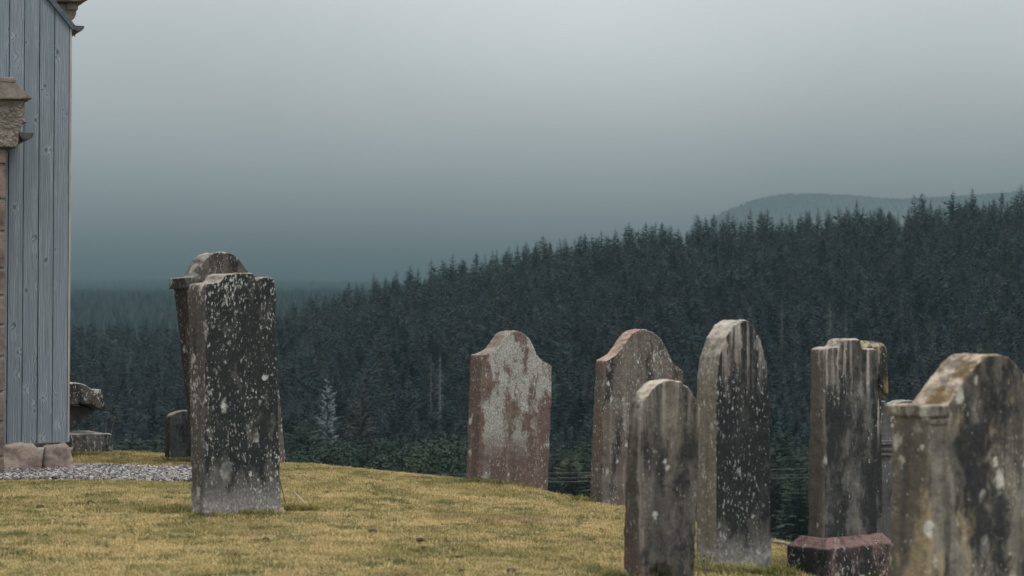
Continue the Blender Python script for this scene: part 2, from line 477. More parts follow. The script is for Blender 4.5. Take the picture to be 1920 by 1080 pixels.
# ------------------------------------------------------------------ scatter with geometry nodes (countless things only)
def scatter(name, pts, rots, scales, proto, protos, mat=None):
    """points with attributes; each carries an instance of one of the prototype meshes"""
    me = bpy.data.meshes.new(name)
    me.vertices.add(len(pts))
    me.vertices.foreach_set('co', np.asarray(pts, np.float32).ravel())
    a = me.attributes.new('rot', 'FLOAT_VECTOR', 'POINT'); a.data.foreach_set('vector', np.asarray(rots, np.float32).ravel())
    a = me.attributes.new('scl', 'FLOAT_VECTOR', 'POINT'); a.data.foreach_set('vector', np.asarray(scales, np.float32).ravel())
    a = me.attributes.new('proto', 'INT', 'POINT'); a.data.foreach_set('value', np.asarray(proto, np.int32))
    o = bpy.data.objects.new(name, me)
    link(o)
    g = bpy.data.node_groups.new(name, 'GeometryNodeTree')
    g.interface.new_socket('Geometry', in_out='INPUT', socket_type='NodeSocketGeometry')
    g.interface.new_socket('Geometry', in_out='OUTPUT', socket_type='NodeSocketGeometry')
    gi = g.nodes.new('NodeGroupInput'); go = g.nodes.new('NodeGroupOutput')
    join = g.nodes.new('GeometryNodeJoinGeometry')
    def attr(nm, ty):
        x = g.nodes.new('GeometryNodeInputNamedAttribute'); x.data_type = ty; x.inputs[0].default_value = nm
        return [s for s in x.outputs if s.enabled and s.name == 'Attribute'][0]
    ra, sa, pa = attr('rot', 'FLOAT_VECTOR'), attr('scl', 'FLOAT_VECTOR'), attr('proto', 'INT')
    e2r = g.nodes.new('FunctionNodeEulerToRotation'); g.links.new(ra, e2r.inputs[0])
    for k, pieces in enumerate(protos):
        pj = g.nodes.new('GeometryNodeJoinGeometry')
        for ob in pieces:
            oi = g.nodes.new('GeometryNodeObjectInfo'); oi.transform_space = 'ORIGINAL'
            oi.inputs['Object'].default_value = ob
            g.links.new(oi.outputs['Geometry'], pj.inputs[0])
        cmp_ = g.nodes.new('FunctionNodeCompare'); cmp_.data_type = 'INT'; cmp_.operation = 'EQUAL'
        ins = [s for s in cmp_.inputs if s.enabled]
        g.links.new(pa, ins[0]); ins[1].default_value = k
        iop = g.nodes.new('GeometryNodeInstanceOnPoints')
        g.links.new(gi.outputs[0], iop.inputs['Points'])
        g.links.new(cmp_.outputs[0], iop.inputs['Selection'])
        g.links.new(pj.outputs[0], iop.inputs['Instance'])
        g.links.new(e2r.outputs[0], iop.inputs['Rotation'])
        g.links.new(sa, iop.inputs['Scale'])
        g.links.new(iop.outputs[0], join.inputs[0])
    g.links.new(join.outputs[0], go.inputs[0])
    md = o.modifiers.new('scatter', 'NODES'); md.node_group = g
    return o

# ------------------------------------------------------------------ gravestones
def to_local(u, v, P0, al):
    """a point of the stone's front plane (through P0, turned by al) in the stone's own frame"""
    n = Vector((math.sin(al), -math.cos(al), 0))
    d = ray(u, v); o = Vector((0, 0, CAMZ))
    t = (P0 - o).dot(n) / d.dot(n)
    P = o + d * t - P0
    return (P.x * math.cos(al) + P.y * math.sin(al), P.z)
def densify(pts, step=0.03):
    out = []
    for i in range(len(pts) - 1):
        a, b = pts[i], pts[i + 1]
        n = max(1, int(math.dist(a, b) / step))
        for j in range(n): out.append((a[0] + (b[0] - a[0]) * j / n, a[1] + (b[1] - a[1]) * j / n))
    out.append(pts[-1])
    return out
def headstone(name, base, Y, al, outline, t0, t1, mat, label, sink=0.25, voxel=0.011, big=0.014, small=0.009, group=None, floor=None, smooth=2):
    P0 = at(base[0], base[1], Y)
    prof = [to_local(u, v, P0, al) for u, v in outline]
    lo = -sink if floor is None else floor
    prof = [(prof[0][0], lo)] + prof + [(prof[-1][0], lo)]
    h = max(p[1] for p in prof)
    n = len(prof)
    vs_ = [(p[0], 0, p[1]) for p in prof] + [(p[0], t0 + (t1 - t0) * max(0, p[1]) / h, p[1]) for p in prof]
    fs = [list(range(n)), list(range(2 * n - 1, n - 1, -1))]
    for i in range(n):
        j = (i + 1) % n
        fs.append([i, i + n, j + n, j])
    o = mesh_obj(name, vs_, fs, mat, loc=P0, rz=al)
    fix_normals(o)
    roughen(o, voxel, big, small, smooth)
    tag(o, label, 'gravestone', group)
    return o, P0, prof, h

AL = R_(40)
M_A = stone_mat('stone_dark_speckled', base=((.085, .08, .072), (.19, .178, .158)), side=(.075, .062, .048), black_f=.86, black_s=.45, spk=.56, blotch=.55, top=(.33, .29, .23), streak=.6, seed=1.0, h=1.45, foot=.30, lichen=(.43, .43, .40))
M_B = stone_mat('stone_brown_ogee', base=((.085, .075, .065), (.17, .15, .13)), red=.12, redc=(.105, .066, .052), side=(.055, .040, .032), black_f=.66, black_s=.25, spk=.5, blotch=.5, top=(.33, .32, .29), streak=.5, seed=2.0, h=1.8)
M_C = stone_mat('stone_red_lichen', base=((.13, .085, .07), (.22, .165, .14)), red=.9, redc=(.145, .098, .084), side=(.13, .093, .074), black_f=.40, black_s=.25, spk=.45, blotch=.4, top=(.26, .22, .18), streak=.55, patch=.80, seed=3.0, h=1.2, lichen=(.37, .375, .345))
M_D = stone_mat('stone_red_grey', base=((.115, .098, .085), (.22, .19, .165)), red=.42, redc=(.145, .095, .083), side=(.115, .09, .066), black_f=.58, black_s=.35, spk=.42, blotch=.45, top=(.40, .27, .22), streak=.65, patch=.45, seed=4.0, h=1.25)
M_E = stone_mat('stone_grey_brown', base=((.085, .078, .070), (.18, .162, .140)), red=.06, side=(.080, .062, .048), black_f=.60, black_s=.45, spk=.2, blotch=.25, top=(.48, .42, .34), streak=1.0, ochre=.12, seed=5.0, h=1.0, run=.6)
M_F = stone_mat('stone_black_front', base=((.06, .06, .058), (.15, .14, .125)), red=.15, side=(.23, .20, .15), black_f=.93, black_s=.22, spk=.45, blotch=.22, top=(.46, .40, .34), streak=.35, seed=6.3, h=1.4, lichen=(.38, .39, .385), foot=.18, run=.8)
M_G = stone_mat('stone_grey_streaked', base=((.085, .085, .08), (.18, .172, .158)), red=.15, side=(.12, .105, .082), black_f=.72, black_s=.22, spk=.18, blotch=.2, top=(.44, .36, .30), streak=.8, seed=7.0, h=1.1, run=.9)
M_P = stone_mat('stone_red_plinth', base=((.13, .065, .055), (.19, .10, .085)), red=.9, redc=(.125, .080, .074), side=(.035, .028, .025), black_f=.72, black_s=.74, spk=.5, blotch=.9, top=(.20, .12, .105), streak=.3, seed=8.0, h=.4)
M_H = stone_mat('stone_mottled_ochre', base=((.09, .082, .07), (.34, .31, .265)), side=(.105, .088, .07), black_f=.68, black_s=.12, spk=.22, blotch=.8, top=(.50, .40, .315), moss=.9, ochre=.55, streak=.9, seed=9.0, h=1.2, lichen=(.44, .43, .38))
M_I = stone_mat('stone_dark_small', base=((.085, .09, .092), (.16, .165, .165)), side=(.07, .06, .048), black_f=.5, black_s=.7, spk=.3, blotch=.3, top=(.30, .28, .23), streak=.4, seed=10.0, h=.8)
M_J = stone_mat('stone_mottled_tomb', base=((.085, .082, .076), (.18, .17, .155)), side=(.08, .072, .062), black_f=.6, black_s=.6, spk=.62, blotch=.95, top=(.36, .34, .29), streak=.2, seed=11.0, h=.8, lichen=(.48, .48, .45))
M_K = stone_mat('stone_yellow_lichen', base=((.13, .11, .07), (.28, .24, .15)), side=(.22, .18, .10), black_f=.72, black_s=.66, spk=.5, blotch=.5, top=(.42, .36, .22), streak=.3, ochre=.7, seed=12.0, h=1.2, lichen=(.42, .37, .22))

A_out = [(382, 958), (383, 800), (384, 700), (386, 545), (387, 534), (390, 531), (402, 530), (412, 529), (418, 524), (422, 516), (427, 513), (445, 512), (468, 511), (475, 513), (478, 519), (480, 526), (483, 527), (485, 522), (490, 520), (506, 520), (513, 522), (517, 529), (518, 560), (521, 700), (525, 850), (528, 945)]
headstone('headstone', (382, 963), 12.0, AL, A_out, .135, .215, M_A, 'tall square-topped dark gravestone speckled with white lichen, leaning, alone on the lawn', voxel=.010)
B_out = [(380, 855), (366, 700), (349, 530), (348, 523), (356, 521), (367, 519), (373, 511), (378, 499), (386, 486), (396, 477), (408, 472.5), (422, 472), (436, 475), (446, 482), (455, 493), (463, 505), (470, 513), (480, 518), (503, 520), (507, 524), (520, 690), (536, 855)]
oB, PB, prB, hB = headstone('headstone', (380, 860), 17.2, AL, B_out, .19, .23, M_B, 'leaning brown gravestone with domed top directly behind the tall dark square-topped one')
zb = to_local(348, 523, PB, AL)
prism('shoulder_moulding', [(zb[0] - .018, zb[1] - .045), (zb[0] - .022, zb[1] + .010), (zb[0] + .05, zb[1] + .018), (zb[0] + .05, zb[1] - .06), (zb[0] - .02, zb[1] - .085)], -.02, .25, M_B, oB, bev=.008)
C_out = [(895, 895), (899, 800), (903, 680), (904, 665), (912, 663), (921, 660), (931, 653), (940, 641), (948, 628), (957, 622), (969, 620), (982, 624), (993, 634), (1001, 650), (1009, 667), (1020, 678), (1031, 683), (1036, 687), (1035, 730), (1033, 800), (1028, 915)]
headstone('headstone', (895, 900), 15.6, AL, C_out, .145, .145, M_C, 'red sandstone gravestone with arched shouldered top and grey lichen patches, nearest the middle', voxel=.011)
D_out = [(1127, 935), (1131, 800), (1136, 690), (1137, 676), (1147, 670), (1158, 662), (1168, 650), (1177, 635), (1187, 623), (1200, 617), (1214, 618), (1228, 624), (1240, 635), (1250, 652), (1257, 667), (1264, 682), (1274, 690), (1281, 696), (1282, 702), (1280, 800), (1272, 955)]
headstone('headstone', (1127, 941), 14.4, AL, D_out, .125, .115, M_D, 'arched shouldered reddish grey gravestone, partly hidden behind the small round-topped one', voxel=.011)
E_out = [(1195, 1080), (1200, 900), (1203, 790), (1205, 770), (1209, 753), (1218, 736), (1230, 722), (1245, 713), (1260, 711), (1276, 716), (1290, 726), (1302, 741), (1310, 758), (1314, 776), (1311, 850), (1306, 990), (1301, 1082)]
headstone('headstone', (1195, 1088), 9.5, AL, E_out, .105, .095, M_E, 'small round-topped grey brown gravestone with streaked face, in front of the tall round-topped one', voxel=.009)
F_out = [(1344, 1052), (1343, 800), (1343, 740), (1345, 705), (1350, 668), (1361, 633), (1376, 610), (1390, 600), (1401, 599), (1413, 611), (1427, 640), (1437, 678), (1442, 720), (1444, 760), (1446, 900), (1447, 1062)]
headstone('headstone', (1344, 1060), 10.7, AL, F_out, .155, .155, M_F, 'tall round-topped gravestone with near-black speckled face and pale top', voxel=.010)
G_out = [(1546, 1004), (1547, 850), (1549, 665), (1549, 656), (1551, 652), (1560, 651), (1573, 651), (1579, 646), (1581, 639), (1585, 635), (1610, 635), (1615, 638), (1617, 652), (1622, 654), (1642, 653), (1647, 656), (1648, 665), (1647, 750), (1645, 900), (1644, 1003)]
oG, PG, prG, hG = headstone('headstone', (1546, 1009), 10.9, AL, G_out, .125, .115, M_G, 'square-topped grey gravestone with stepped shoulders standing on a red chamfered plinth', floor=-0.02, voxel=.010)
wG = prG[-1][0]
# plinth of that stone: a chamfered block
gb = gz(PG.x, PG.y) - PG.z - 0.15
x0, x1, y0, y1, ch, hh = -.075, wG + .075, -.085, .215, .055, .055
vs_ = [(x0, y0, gb), (x1, y0, gb), (x1, y1, gb), (x0, y1, gb), (x0, y0, -hh), (x1, y0, -hh), (x1, y1, -hh), (x0, y1, -hh),
       (x0 + ch, y0 + ch, 0), (x1 - ch, y0 + ch, 0), (x1 - ch, y1 - ch, 0), (x0 + ch, y1 - ch, 0)]
fs = [[0, 3, 2, 1], [8, 9, 10, 11]] + [[i, (i + 1) % 4, 4 + (i + 1) % 4, 4 + i] for i in range(4)] + [[4 + i, 4 + (i + 1) % 4, 8 + (i + 1) % 4, 8 + i] for i in range(4)]
pl = mesh_obj('plinth', vs_, fs, M_P, oG); pl['label'] = 'red sandstone plinth with chamfered top and white lichen'
fix_normals(pl); roughen(pl, .010, .012, .008, 1)
H_out = [(1734, 1120), (1738, 950), (1742, 803), (1743, 770), (1745, 763), (1758, 762), (1774, 762), (1783, 751), (1792, 738), (1802, 723), (1811, 708), (1823, 692), (1836, 678), (1851, 667), (1866, 663.5), (1880, 665), (1893, 671), (1906, 682), (1920, 697), (1932, 713), (1942, 730), (1949, 746), (1957, 760), (1984, 762), (1989, 764), (1990, 803), (1990, 1120)]
oH, PH, prH, hH = headstone('headstone', (1734, 1125), 6.95, AL, H_out, .165, .165, M_H, 'large blurred gravestone with high arched top and moulded shoulders, nearest the camera at right edge', voxel=.008)
zs = to_local(1745, 763, PH, AL); ze = to_local(1776, 763, PH, AL)
for xa, xb, sg in ((zs[0] - .016, ze[0], 1), (to_local(1957, 763, PH, AL)[0], to_local(1990, 763, PH, AL)[0] + .016, -1)):
    z = zs[1]
    m = prism('shoulder_moulding', [(xa, z - .036), (xa, z + .006), (xb, z + .006), (xb, z - .036)], -.014, .182, M_H, oH)
    roughen(m, .006, .004, .003, 1)
    ya, yb = (xa + .008, xb) if sg > 0 else (xa, xb - .008)
    m = prism('lower_moulding', [(ya, z - .064), (ya, z - .044), (yb, z - .044), (yb, z - .064)], -.007, .173, M_H, m)
    roughen(m, .005, .003, .002, 1)
# small stone behind the leaning pair
I_out = [(318, 858), (318, 786), (322, 778), (330, 774), (340, 770.5), (352, 769.5), (364, 770), (374, 774), (381, 780), (384, 790), (384, 858)]
headstone('headstone', (318, 864), 18.2, R_(32), I_out, .12, .12, M_I, 'small grey round-topped gravestone behind the gravel, left of the tall lichen-speckled stone', voxel=.011)
# arched memorial behind the plinth stone and the near stone
J_out = [(1652, 1010), (1652, 870), (1652, 760), (1653, 752), (1660, 752), (1662, 758), (1668, 765), (1676, 758), (1690, 752), (1704, 750), (1718, 753), (1730, 760), (1738, 768), (1744, 758), (1752, 752), (1753, 860), (1753, 1010)]
oJ, PJ, prJ, hJ = headstone('headstone', (1652, 1015), 13.2, R_(14), J_out, .16, .16, M_I, 'grey arched memorial with banded mouldings, glimpsed between the plinth stone and the nearest stone', sink=.5)
for va, vb, pr in ((826, 834, .022), (840, 846, .012), (851, 855, .018)):
    za, zb_ = to_local(1652, va, PJ, R_(14)), to_local(1652, vb, PJ, R_(14))
    xr = prJ[-1][0]
    bevel(prism('moulding', [(za[0] - pr, zb_[1]), (za[0] - pr, za[1]), (xr + pr, za[1]), (xr + pr, zb_[1])], -pr, .16 + pr, M_I, oJ), .004)

# ------------------------------------------------------------------ draped urn monument behind the plinth stone
UY = 12.4
uc = at(1617, 700, UY)
ub = gz(uc.x, UY)
urn_root = empty('urn_monument', (uc.x, UY, ub), R_(35))
tag(urn_root, 'monument topped by a draped stone urn, yellow lichened folds showing behind the plinth stone', 'monument')
def lathe(name, prof, mat, parent, seg=28, z0=0.0):
    vs_, fs = [], []
    for r, z in prof:
        for k in range(seg):
            a = 2 * math.pi * k / seg
            vs_.append((r * math.cos(a), r * math.sin(a), z + z0))
    for i in range(len(prof) - 1):
        for k in range(seg):
            k2 = (k + 1) % seg
            fs.append([i * seg + k, i * seg + k2, (i + 1) * seg + k2, (i + 1) * seg + k])
    fs.append([k for k in range(seg)][::-1]); fs.append([(len(prof) - 1) * seg + k for k in range(seg)])
    return mesh_obj(name, vs_, fs, mat, parent, smooth=True)
zt = at(1617, 641, UY).z - ub          # top of the drape
ped_h = at(1617, 748, UY).z - ub
bevel(prism('pedestal', [(-.085, -.3), (-.085, ped_h), (.085, ped_h), (.085, -.3)], -.085, .085, M_G, urn_root), .01)
lathe('urn', [(.045, 0), (.05, .03), (.03, .06), (.055, .12), (.085, .2), (.088, .25), (.06, .29), (.05, zt - ped_h - .03), (.02, zt - ped_h - .015)], M_K, urn_root, z0=ped_h)
# drape: a cloth thrown over the urn, with folds and a hanging end on the right
vs_, fs = [], []
NA, NR = 72, 18
for i in range(NR + 1):
    f = i / NR
    for k in range(NA):
        a = 2 * math.pi * k / NA
        side = max(0.0, math.cos(a + R_(35)))            # hangs lower on the photograph's right
        drop = (0.12 + 0.19 * side ** 2)
        r = 0.14 * math.sin(min(1, f * 1.9) * math.pi / 2) * (1 + 0.16 * f * math.sin(a * 11) + 0.07 * f * math.sin(a * 19 + 1))
        r *= 1.0 - 0.12 * max(0, f - .5)
        z = zt - 0.045 * (min(1, f * 1.9)) ** 2 - drop * max(0, f - .42) / .58
        z += 0.008 * math.sin(a * 13 + f * 6)
        vs_.append((r * math.cos(a), r * math.sin(a), z))
for i in range(NR):
    for k in range(NA):
        k2 = (k + 1) % NA
        fs.append([i * NA + k, (i + 1) * NA + k, (i + 1) * NA + k2, i * NA + k2])
dr = mesh_obj('drape', vs_, fs, M_K, urn_root, smooth=True)
sm = dr.modifiers.new('thick', 'SOLIDIFY'); sm.thickness = .012
# tassel end
tz = at(1654, 700, UY).z - ub
ta = at(1654, 700, UY)
bevel(prism('drape_end', [(-.020, -.085), (-.022, 0), (.020, .01), (.017, -.07)], -.02, .02, M_K, dr), .006).location = (Matrix.Rotation(-R_(35), 3, 'Z') @ Vector((ta.x - uc.x, 0, 0))) + Vector((0, 0, tz + .0))

# ------------------------------------------------------------------ fallen table tomb behind the boarded wall
TY = 19.0
tb = at(150, 862, TY)
ALT = R_(27)
tomb = empty('table_tomb', (tb.x, TY, gz(tb.x, TY)), ALT)
PT = Vector((tb.x, TY, gz(tb.x, TY)))
tag(tomb, 'broken stone tomb with curved slab above a lichen-spotted block, beside the boarded wall', 'tomb')
def tl(u, v):
    return to_local(u, v, PT, ALT)
slab = prism('curved_slab', densify([tl(*q) for q in [(96, 762), (96, 719), (128, 719), (148, 717.5), (158, 720), (167, 727), (174, 731), (190, 730), (194, 742), (201, 770), (194, 770), (184, 766), (174, 760), (164, 757.5), (148, 757), (126, 760), (96, 762)][:-1]]), 0, .7, M_J, tomb)
roughen(slab, .012, .016, .01, 2)
neck = prism('hollow_support', [tl(*q) for q in [(92, 764), (126, 764), (150, 762), (170, 764), (192, 771), (178, 780), (160, 794), (141, 812), (92, 812)]], .22, .62, M_I, tomb)  # darker stone than the slab: shade under the overhang given by colour
roughen(neck, .014, .012, .008, 2)
blk = prism('base_block', [tl(*q) for q in [(86, 875), (86, 813), (208, 813), (210, 835), (208, 875)]], -.05, .75, M_J, tomb)
roughen(blk, .012, .02, .012, 2)

# ------------------------------------------------------------------ buildings at the left edge
M_BOARD = board_mat()
M_TRIM = plain_mat('pale_trim', (.20, .20, .19), (.32, .31, .29), 12, stretch=(1, 1, .2))
M_LEAD = plain_mat('lead_flashing', (.035, .052, .066), (.075, .10, .12), 10, rough=.5, bump=.15)
M_IRON = plain_mat('iron_gutter', (.030, .034, .035), (.065, .07, .07), 20, rough=.55, bump=.2)
M_SAND = plain_mat('tooled_sandstone', (.085, .075, .066), (.20, .175, .15), 7, bump=.6)
M_PINK = plain_mat('pink_sandstone', (.13, .10, .085), (.34, .275, .235), 5, bump=.7)
M_WALL_SHADED = plain_mat('shaded_wall_sandstone', (.075, .055, .047), (.19, .145, .12), 6, bump=.9)  # darker copy of the pink stone, the wall's shading put into its colour
M_SLATE = plain_mat('slate', (.05, .055, .06), (.09, .095, .10), 9, bump=.4)
def tooled():
    k = NT('stippled_sandstone')
    p = k.coord('Object')
    n = k.noise(p, 6, 7, .65)
    v = k.voro(k.warp(p, 20, .05), 34)
    c = k.mix(k.ramp(n, .3, .7), (.10, .088, .075), (.21, .185, .155))
    c = k.mix(k.ramp(v.outputs['Distance'], .25, .6, 0, .5), c, (.08, .068, .058))
    k.color(c)
    k.bump(v.outputs['Distance'], 1.0, -0.02)
    return k.m
M_TOOL = tooled()

BY = 16.5
ALB = R_(25)
PA = at(126, 872, BY)
def bl(u, v):
    q = to_local(u, v, PA, ALB); return (q[0], q[1] + PA.z)
ann = empty('boarded_annexe', (PA.x, PA.y, 0), ALB)
tag(ann, 'annexe clad in upright blue grey weathered boards at the left edge', 'building')
ax = 0.0
zb0 = bl(60, 831)[1]
# eaves slope: through (90,0) and (135,55)
e1, e2 = bl(92, 0), bl(136, 54)
slope = (e2[1] - e1[1]) / (e2[0] - e1[0])
def roofz(x): return e2[1] + (x - e2[0]) * slope
edges = [bl(128.2, 440)[0]]
bw = (bl(100, 400)[0] - bl(72, 400)[0])
for i in range(9): edges.append(edges[-1] - bw * (1.0 if i % 2 else 1.015))
for i in range(9):
    xr, xl = edges[i] - .0028, edges[i + 1] + .0028
    yo = random.uniform(-.003, .003)
    o = mesh_obj('board', [], [], M_BOARD, ann)
    pts = [(xl - ax, zb0), (xr - ax, zb0), (xr - ax, min(roofz(xr), 6.0) - .01), (xl - ax, min(roofz(xl), 6.0) - .01)]
    n = 4
    me = o.data
    me.from_pydata([(a, yo, b) for a, b in pts] + [(a, .022, b) for a, b in pts], [], [[0, 1, 2, 3], [7, 6, 5, 4]] + [[i_, i_ + 4, (i_ + 1) % 4 + 4, (i_ + 1) % 4] for i_ in range(4)])
    me.update(); fix_normals(o); bevel(o, .003, 2)
xR = edges[0]
prism('backing', [(edges[-1] - ax, zb0 + .01), (xR + .004 - ax, zb0 + .01), (xR + .004 - ax, roofz(xR) - .04), (edges[-1] - ax, min(roofz(edges[-1]), 6) - .04)], .026, .06, M_IRON, ann)
bevel(prism('corner_trim', [(xR + .001 - ax, zb0 + .005), (xR + .019 - ax, zb0 + .005), (xR + .019 - ax, roofz(xR) - .02), (xR + .001 - ax, roofz(xR) - .02)], -.004, .05, M_TRIM, ann), .002)
prism('side_wall', [(xR - .03 - ax, zb0), (xR + .012 - ax, zb0), (xR + .012 - ax, roofz(xR) - .03), (xR - .03 - ax, roofz(xR) - .03)], .062, 1.2, M_BOARD, ann)
# verge flashing and roof
nrm_ = Vector((-slope, 1)).normalized()
for nm, off0, off1, ya, yb, mt in (('verge_flashing', -.012, .020, -.03, .05, M_LEAD), ('flashing_ridge', .020, .034, -.018, .06, M_LEAD), ('roof', .0, .03, .052, 1.25, M_SLATE)):
    a = Vector((xR + .028, roofz(xR + .028))); b = Vector((a.x - 2.4, roofz(a.x - 2.4)))
    q = [a + nrm_ * off0, a + nrm_ * off1, b + nrm_ * off1, b + nrm_ * off0]
    vf = bevel(prism(nm, [(v.x - ax, v.y) for v in q], ya, yb, mt, vf if nm == 'flashing_ridge' else ann), .004)
def half_gutter(name, cx, cz, r, ya, yb, parent, px, py, pz):
    vs_, fs = [], []
    K = 12
    for y in (ya, yb):
        for k in range(K + 1):
            a = math.pi + math.pi * k / K
            vs_.append((cx + r * math.cos(a) - px, y - py, cz + r * .95 * math.sin(a) - pz))
    for k in range(K): fs.append([k, k + 1, K + 2 + k, K + 1 + k])
    fs.append(list(range(K + 1))); fs.append(list(range(2 * K + 1, K, -1)))
    o = mesh_obj(name, vs_, fs, M_IRON, parent)
    o.modifiers.new('thick', 'SOLIDIFY').thickness = .006
    return o
g2 = bl(145.5, 49)
gut2 = half_gutter('gutter', g2[0], g2[1], .046, BY - .03, BY + 1.3, ann, ax, BY, 0)
gp_ = bl(140.5, 64)
prism('gutter_bolt', [(gp_[0] - .004 - ax, gp_[1] - .02), (gp_[0] + .004 - ax, gp_[1] - .02), (gp_[0] + .004 - ax, gp_[1] + .012), (gp_[0] - .004 - ax, gp_[1] + .012)], .0, .01, M_IRON, gut2)
# rough footing stones under the boards
def footing(us, vtop, vbot, mat, dy=0.0):
    p0, p1 = bl(us[0], vtop), bl(us[1], vtop); b = bl(us[0], vbot)
    w = p1[0] - p0[0]
    pts = [(p0[0] - ax, b[1] - .1), (p0[0] - ax, p0[1] - .02), (p0[0] + w * .12 - ax, p0[1]), (p0[0] + w * .8 - ax, p0[1] + .005), (p1[0] - .02 - ax, p0[1] - .035), (p1[0] + .005 - ax, b[1] + .03), (p1[0] + .01 - ax, b[1] - .1)]
    o = prism('footing_stone', pts, -.09 + dy, .35, mat, ann)
    roughen(o, .014, .05, .02, 4)
    return o
footing((-70, -2), 833, 868, M_PINK); footing((-1, 73), 834, 868, M_PINK, .01); footing((80, 130), 835, 870, M_PINK, -.02)
mo = prism('mortar', [(bl(-60, 868)[0] - ax, bl(0, 880)[1]), (bl(-60, 868)[0] - ax, bl(0, 840)[1]), (bl(122, 868)[0] - ax, bl(0, 842)[1]), (bl(126, 868)[0] - ax, bl(0, 880)[1])], -.055, .3, M_TRIM, ann)
roughen(mo, .016, .03, .015, 2)

# the stone gable in front, only its corner in view
NY = 15.7
PN = at(12, 800, NY)
def nl(u, v):
    q = to_local(u, v, PN, ALB); return (q[0], q[1] + PN.z)
gab = empty('stone_gable', (PN.x, PN.y, 0), ALB)
tag(gab, 'corner of a pinkish stone gable with carved kneeler stone at the far left edge', 'building')
ox = 0.0
wx = nl(12, 280)[0]
# courses of the wall, one block each
zc = -.12
ztop = nl(0, 277)[1]
i = 0
while zc < ztop - .06:
    hgt_ = min(random.uniform(.20, .32), ztop - zc)
    xl = wx
    for j in range(3):
        wd = (random.uniform(.32, .5) if (i + j) % 2 else random.uniform(.5, .75))
        o = prism('wall_stone', [(xl - wd + .006 - ox, zc + .006), (xl - wd + .006 - ox, zc + hgt_ - .006), (xl - .004 * (j > 0) - ox, zc + hgt_ - .006), (xl - .004 * (j > 0) - ox, zc + .006)], random.uniform(-.012, .012), .6, M_WALL_SHADED, gab)
        bevel(o, .014, 3)
        xl -= wd
    zc += hgt_; i += 1
prism('wall_core', [(wx - 1.6 - ox, -.2), (wx - 1.6 - ox, ztop - .01), (wx - .02 - ox, ztop - .01), (wx - .02 - ox, -.2)], .025, .58, M_TRIM, gab)
prism('roof_slope', [(wx - .15 - ox, nl(0, 160)[1] - .1), (wx - 1.8 - ox, nl(0, 160)[1] + 1.6), (wx - 1.8 - ox, nl(0, 160)[1] - .1)], .06, .5, M_SLATE, gab)
kn = prism('kneeler', densify([(a - ox, b) for a, b in [nl(-70, 276), nl(-70, 188), nl(43, 188), nl(44, 225), nl(48, 228), nl(47, 232), nl(40, 234), nl(36, 240), nl(33, 250), nl(32, 274), nl(28, 277)]]), -.06, .45, M_TOOL, gab)
roughen(kn, .009, .008, .006, 1)
cp = prism('kneeler_cap', densify([(a - ox, b) for a, b in [nl(-70, 189), nl(-70, 150), nl(26, 156), nl(40, 172), nl(57, 184), nl(57, 187), nl(54, 188)]]), -.10, .48, M_SAND, gab)
roughen(cp, .009, .008, .005, 1)
ro = lathe('cap_roll', [(.022, 0), (.026, .01), (.026, .54), (.022, .55)], M_SAND, cp, seg=12)
p_ = nl(18, 152); ro.rotation_euler = (-R_(90), 0, 0); ro.location = (p_[0] - ox, -.09, p_[1])
ro2 = prism('cap_roll_bar', [(nl(-70, 156)[0] - ox, nl(0, 156)[1]), (nl(-70, 146)[0] - ox, nl(0, 146)[1]), (nl(22, 147)[0] - ox, nl(0, 147)[1]), (nl(27, 152)[0] - ox, nl(0, 152)[1]), (nl(24, 157)[0] - ox, nl(0, 157)[1])], -.105, .46, M_SAND, cp)
roughen(ro2, .008, .005, .003, 2)
g1_ = nl(48, 249)
half_gutter('gutter', g1_[0], g1_[1], .056, NY - .02, BY - .04, gab, ox, NY, 0)

# the taller church behind the boards: carved kneeler and cornice over the annexe roof
CY = 17.9
PC = at(98, 0, CY)
def cl(u, v):
    q = to_local(u, v, PC, ALB); return (q[0], q[1] + PC.z)
chu = empty('church', (PC.x, PC.y, 0), ALB)
tag(chu, 'grey brown stone church behind the boarded annexe, its carved kneeler showing above the gutter', 'building')
cx_ = 0.0
prism('wall', [(cl(-400, 0)[0] - cx_, -.2), (cl(-400, 0)[0] - cx_, cl(0, -2)[1]), (cl(98, 0)[0] - cx_, cl(0, -2)[1]), (cl(98, 0)[0] - cx_, -.2)], .05, 1.8, M_PINK, chu)
k2 = prism('kneeler', densify([(a - cx_, b) for a, b in [cl(60, 60), cl(60, 6), cl(140, 8), cl(142, 18), cl(141, 20), cl(140.5, 30), cl(137, 36), cl(130, 41), cl(118, 42)]]), -.05, .5, M_SAND, chu)
roughen(k2, .009, .008, .006, 1)
bevel(prism('kneeler_band', [(a - cx_, b) for a, b in [cl(122, 20), cl(122, 6), cl(143, 6), cl(143.3, 21)]], -.075, .52, M_SAND, k2), .008)
k3 = prism('cornice', densify([(a - cx_, b) for a, b in [cl(60, 6.5), cl(60, -12), cl(164, -12), cl(164, -2), cl(161, 2.5), cl(150, 4), cl(148, 6.5)]]), -.14, .6, M_SAND, chu)
roughen(k3, .009, .007, .005, 1)
k4 = prism('coping', [(a - cx_, b) for a, b in [cl(60, -60), cl(60, -120), cl(150, -30), cl(160, -12), cl(60, -12)]], -.1, .55, M_SAND, chu)
prism('roof', [(a - cx_, b) for a, b in [cl(140, -14), cl(-400, -540), cl(-400, -14)]], .1, 1.8, M_SLATE, chu)

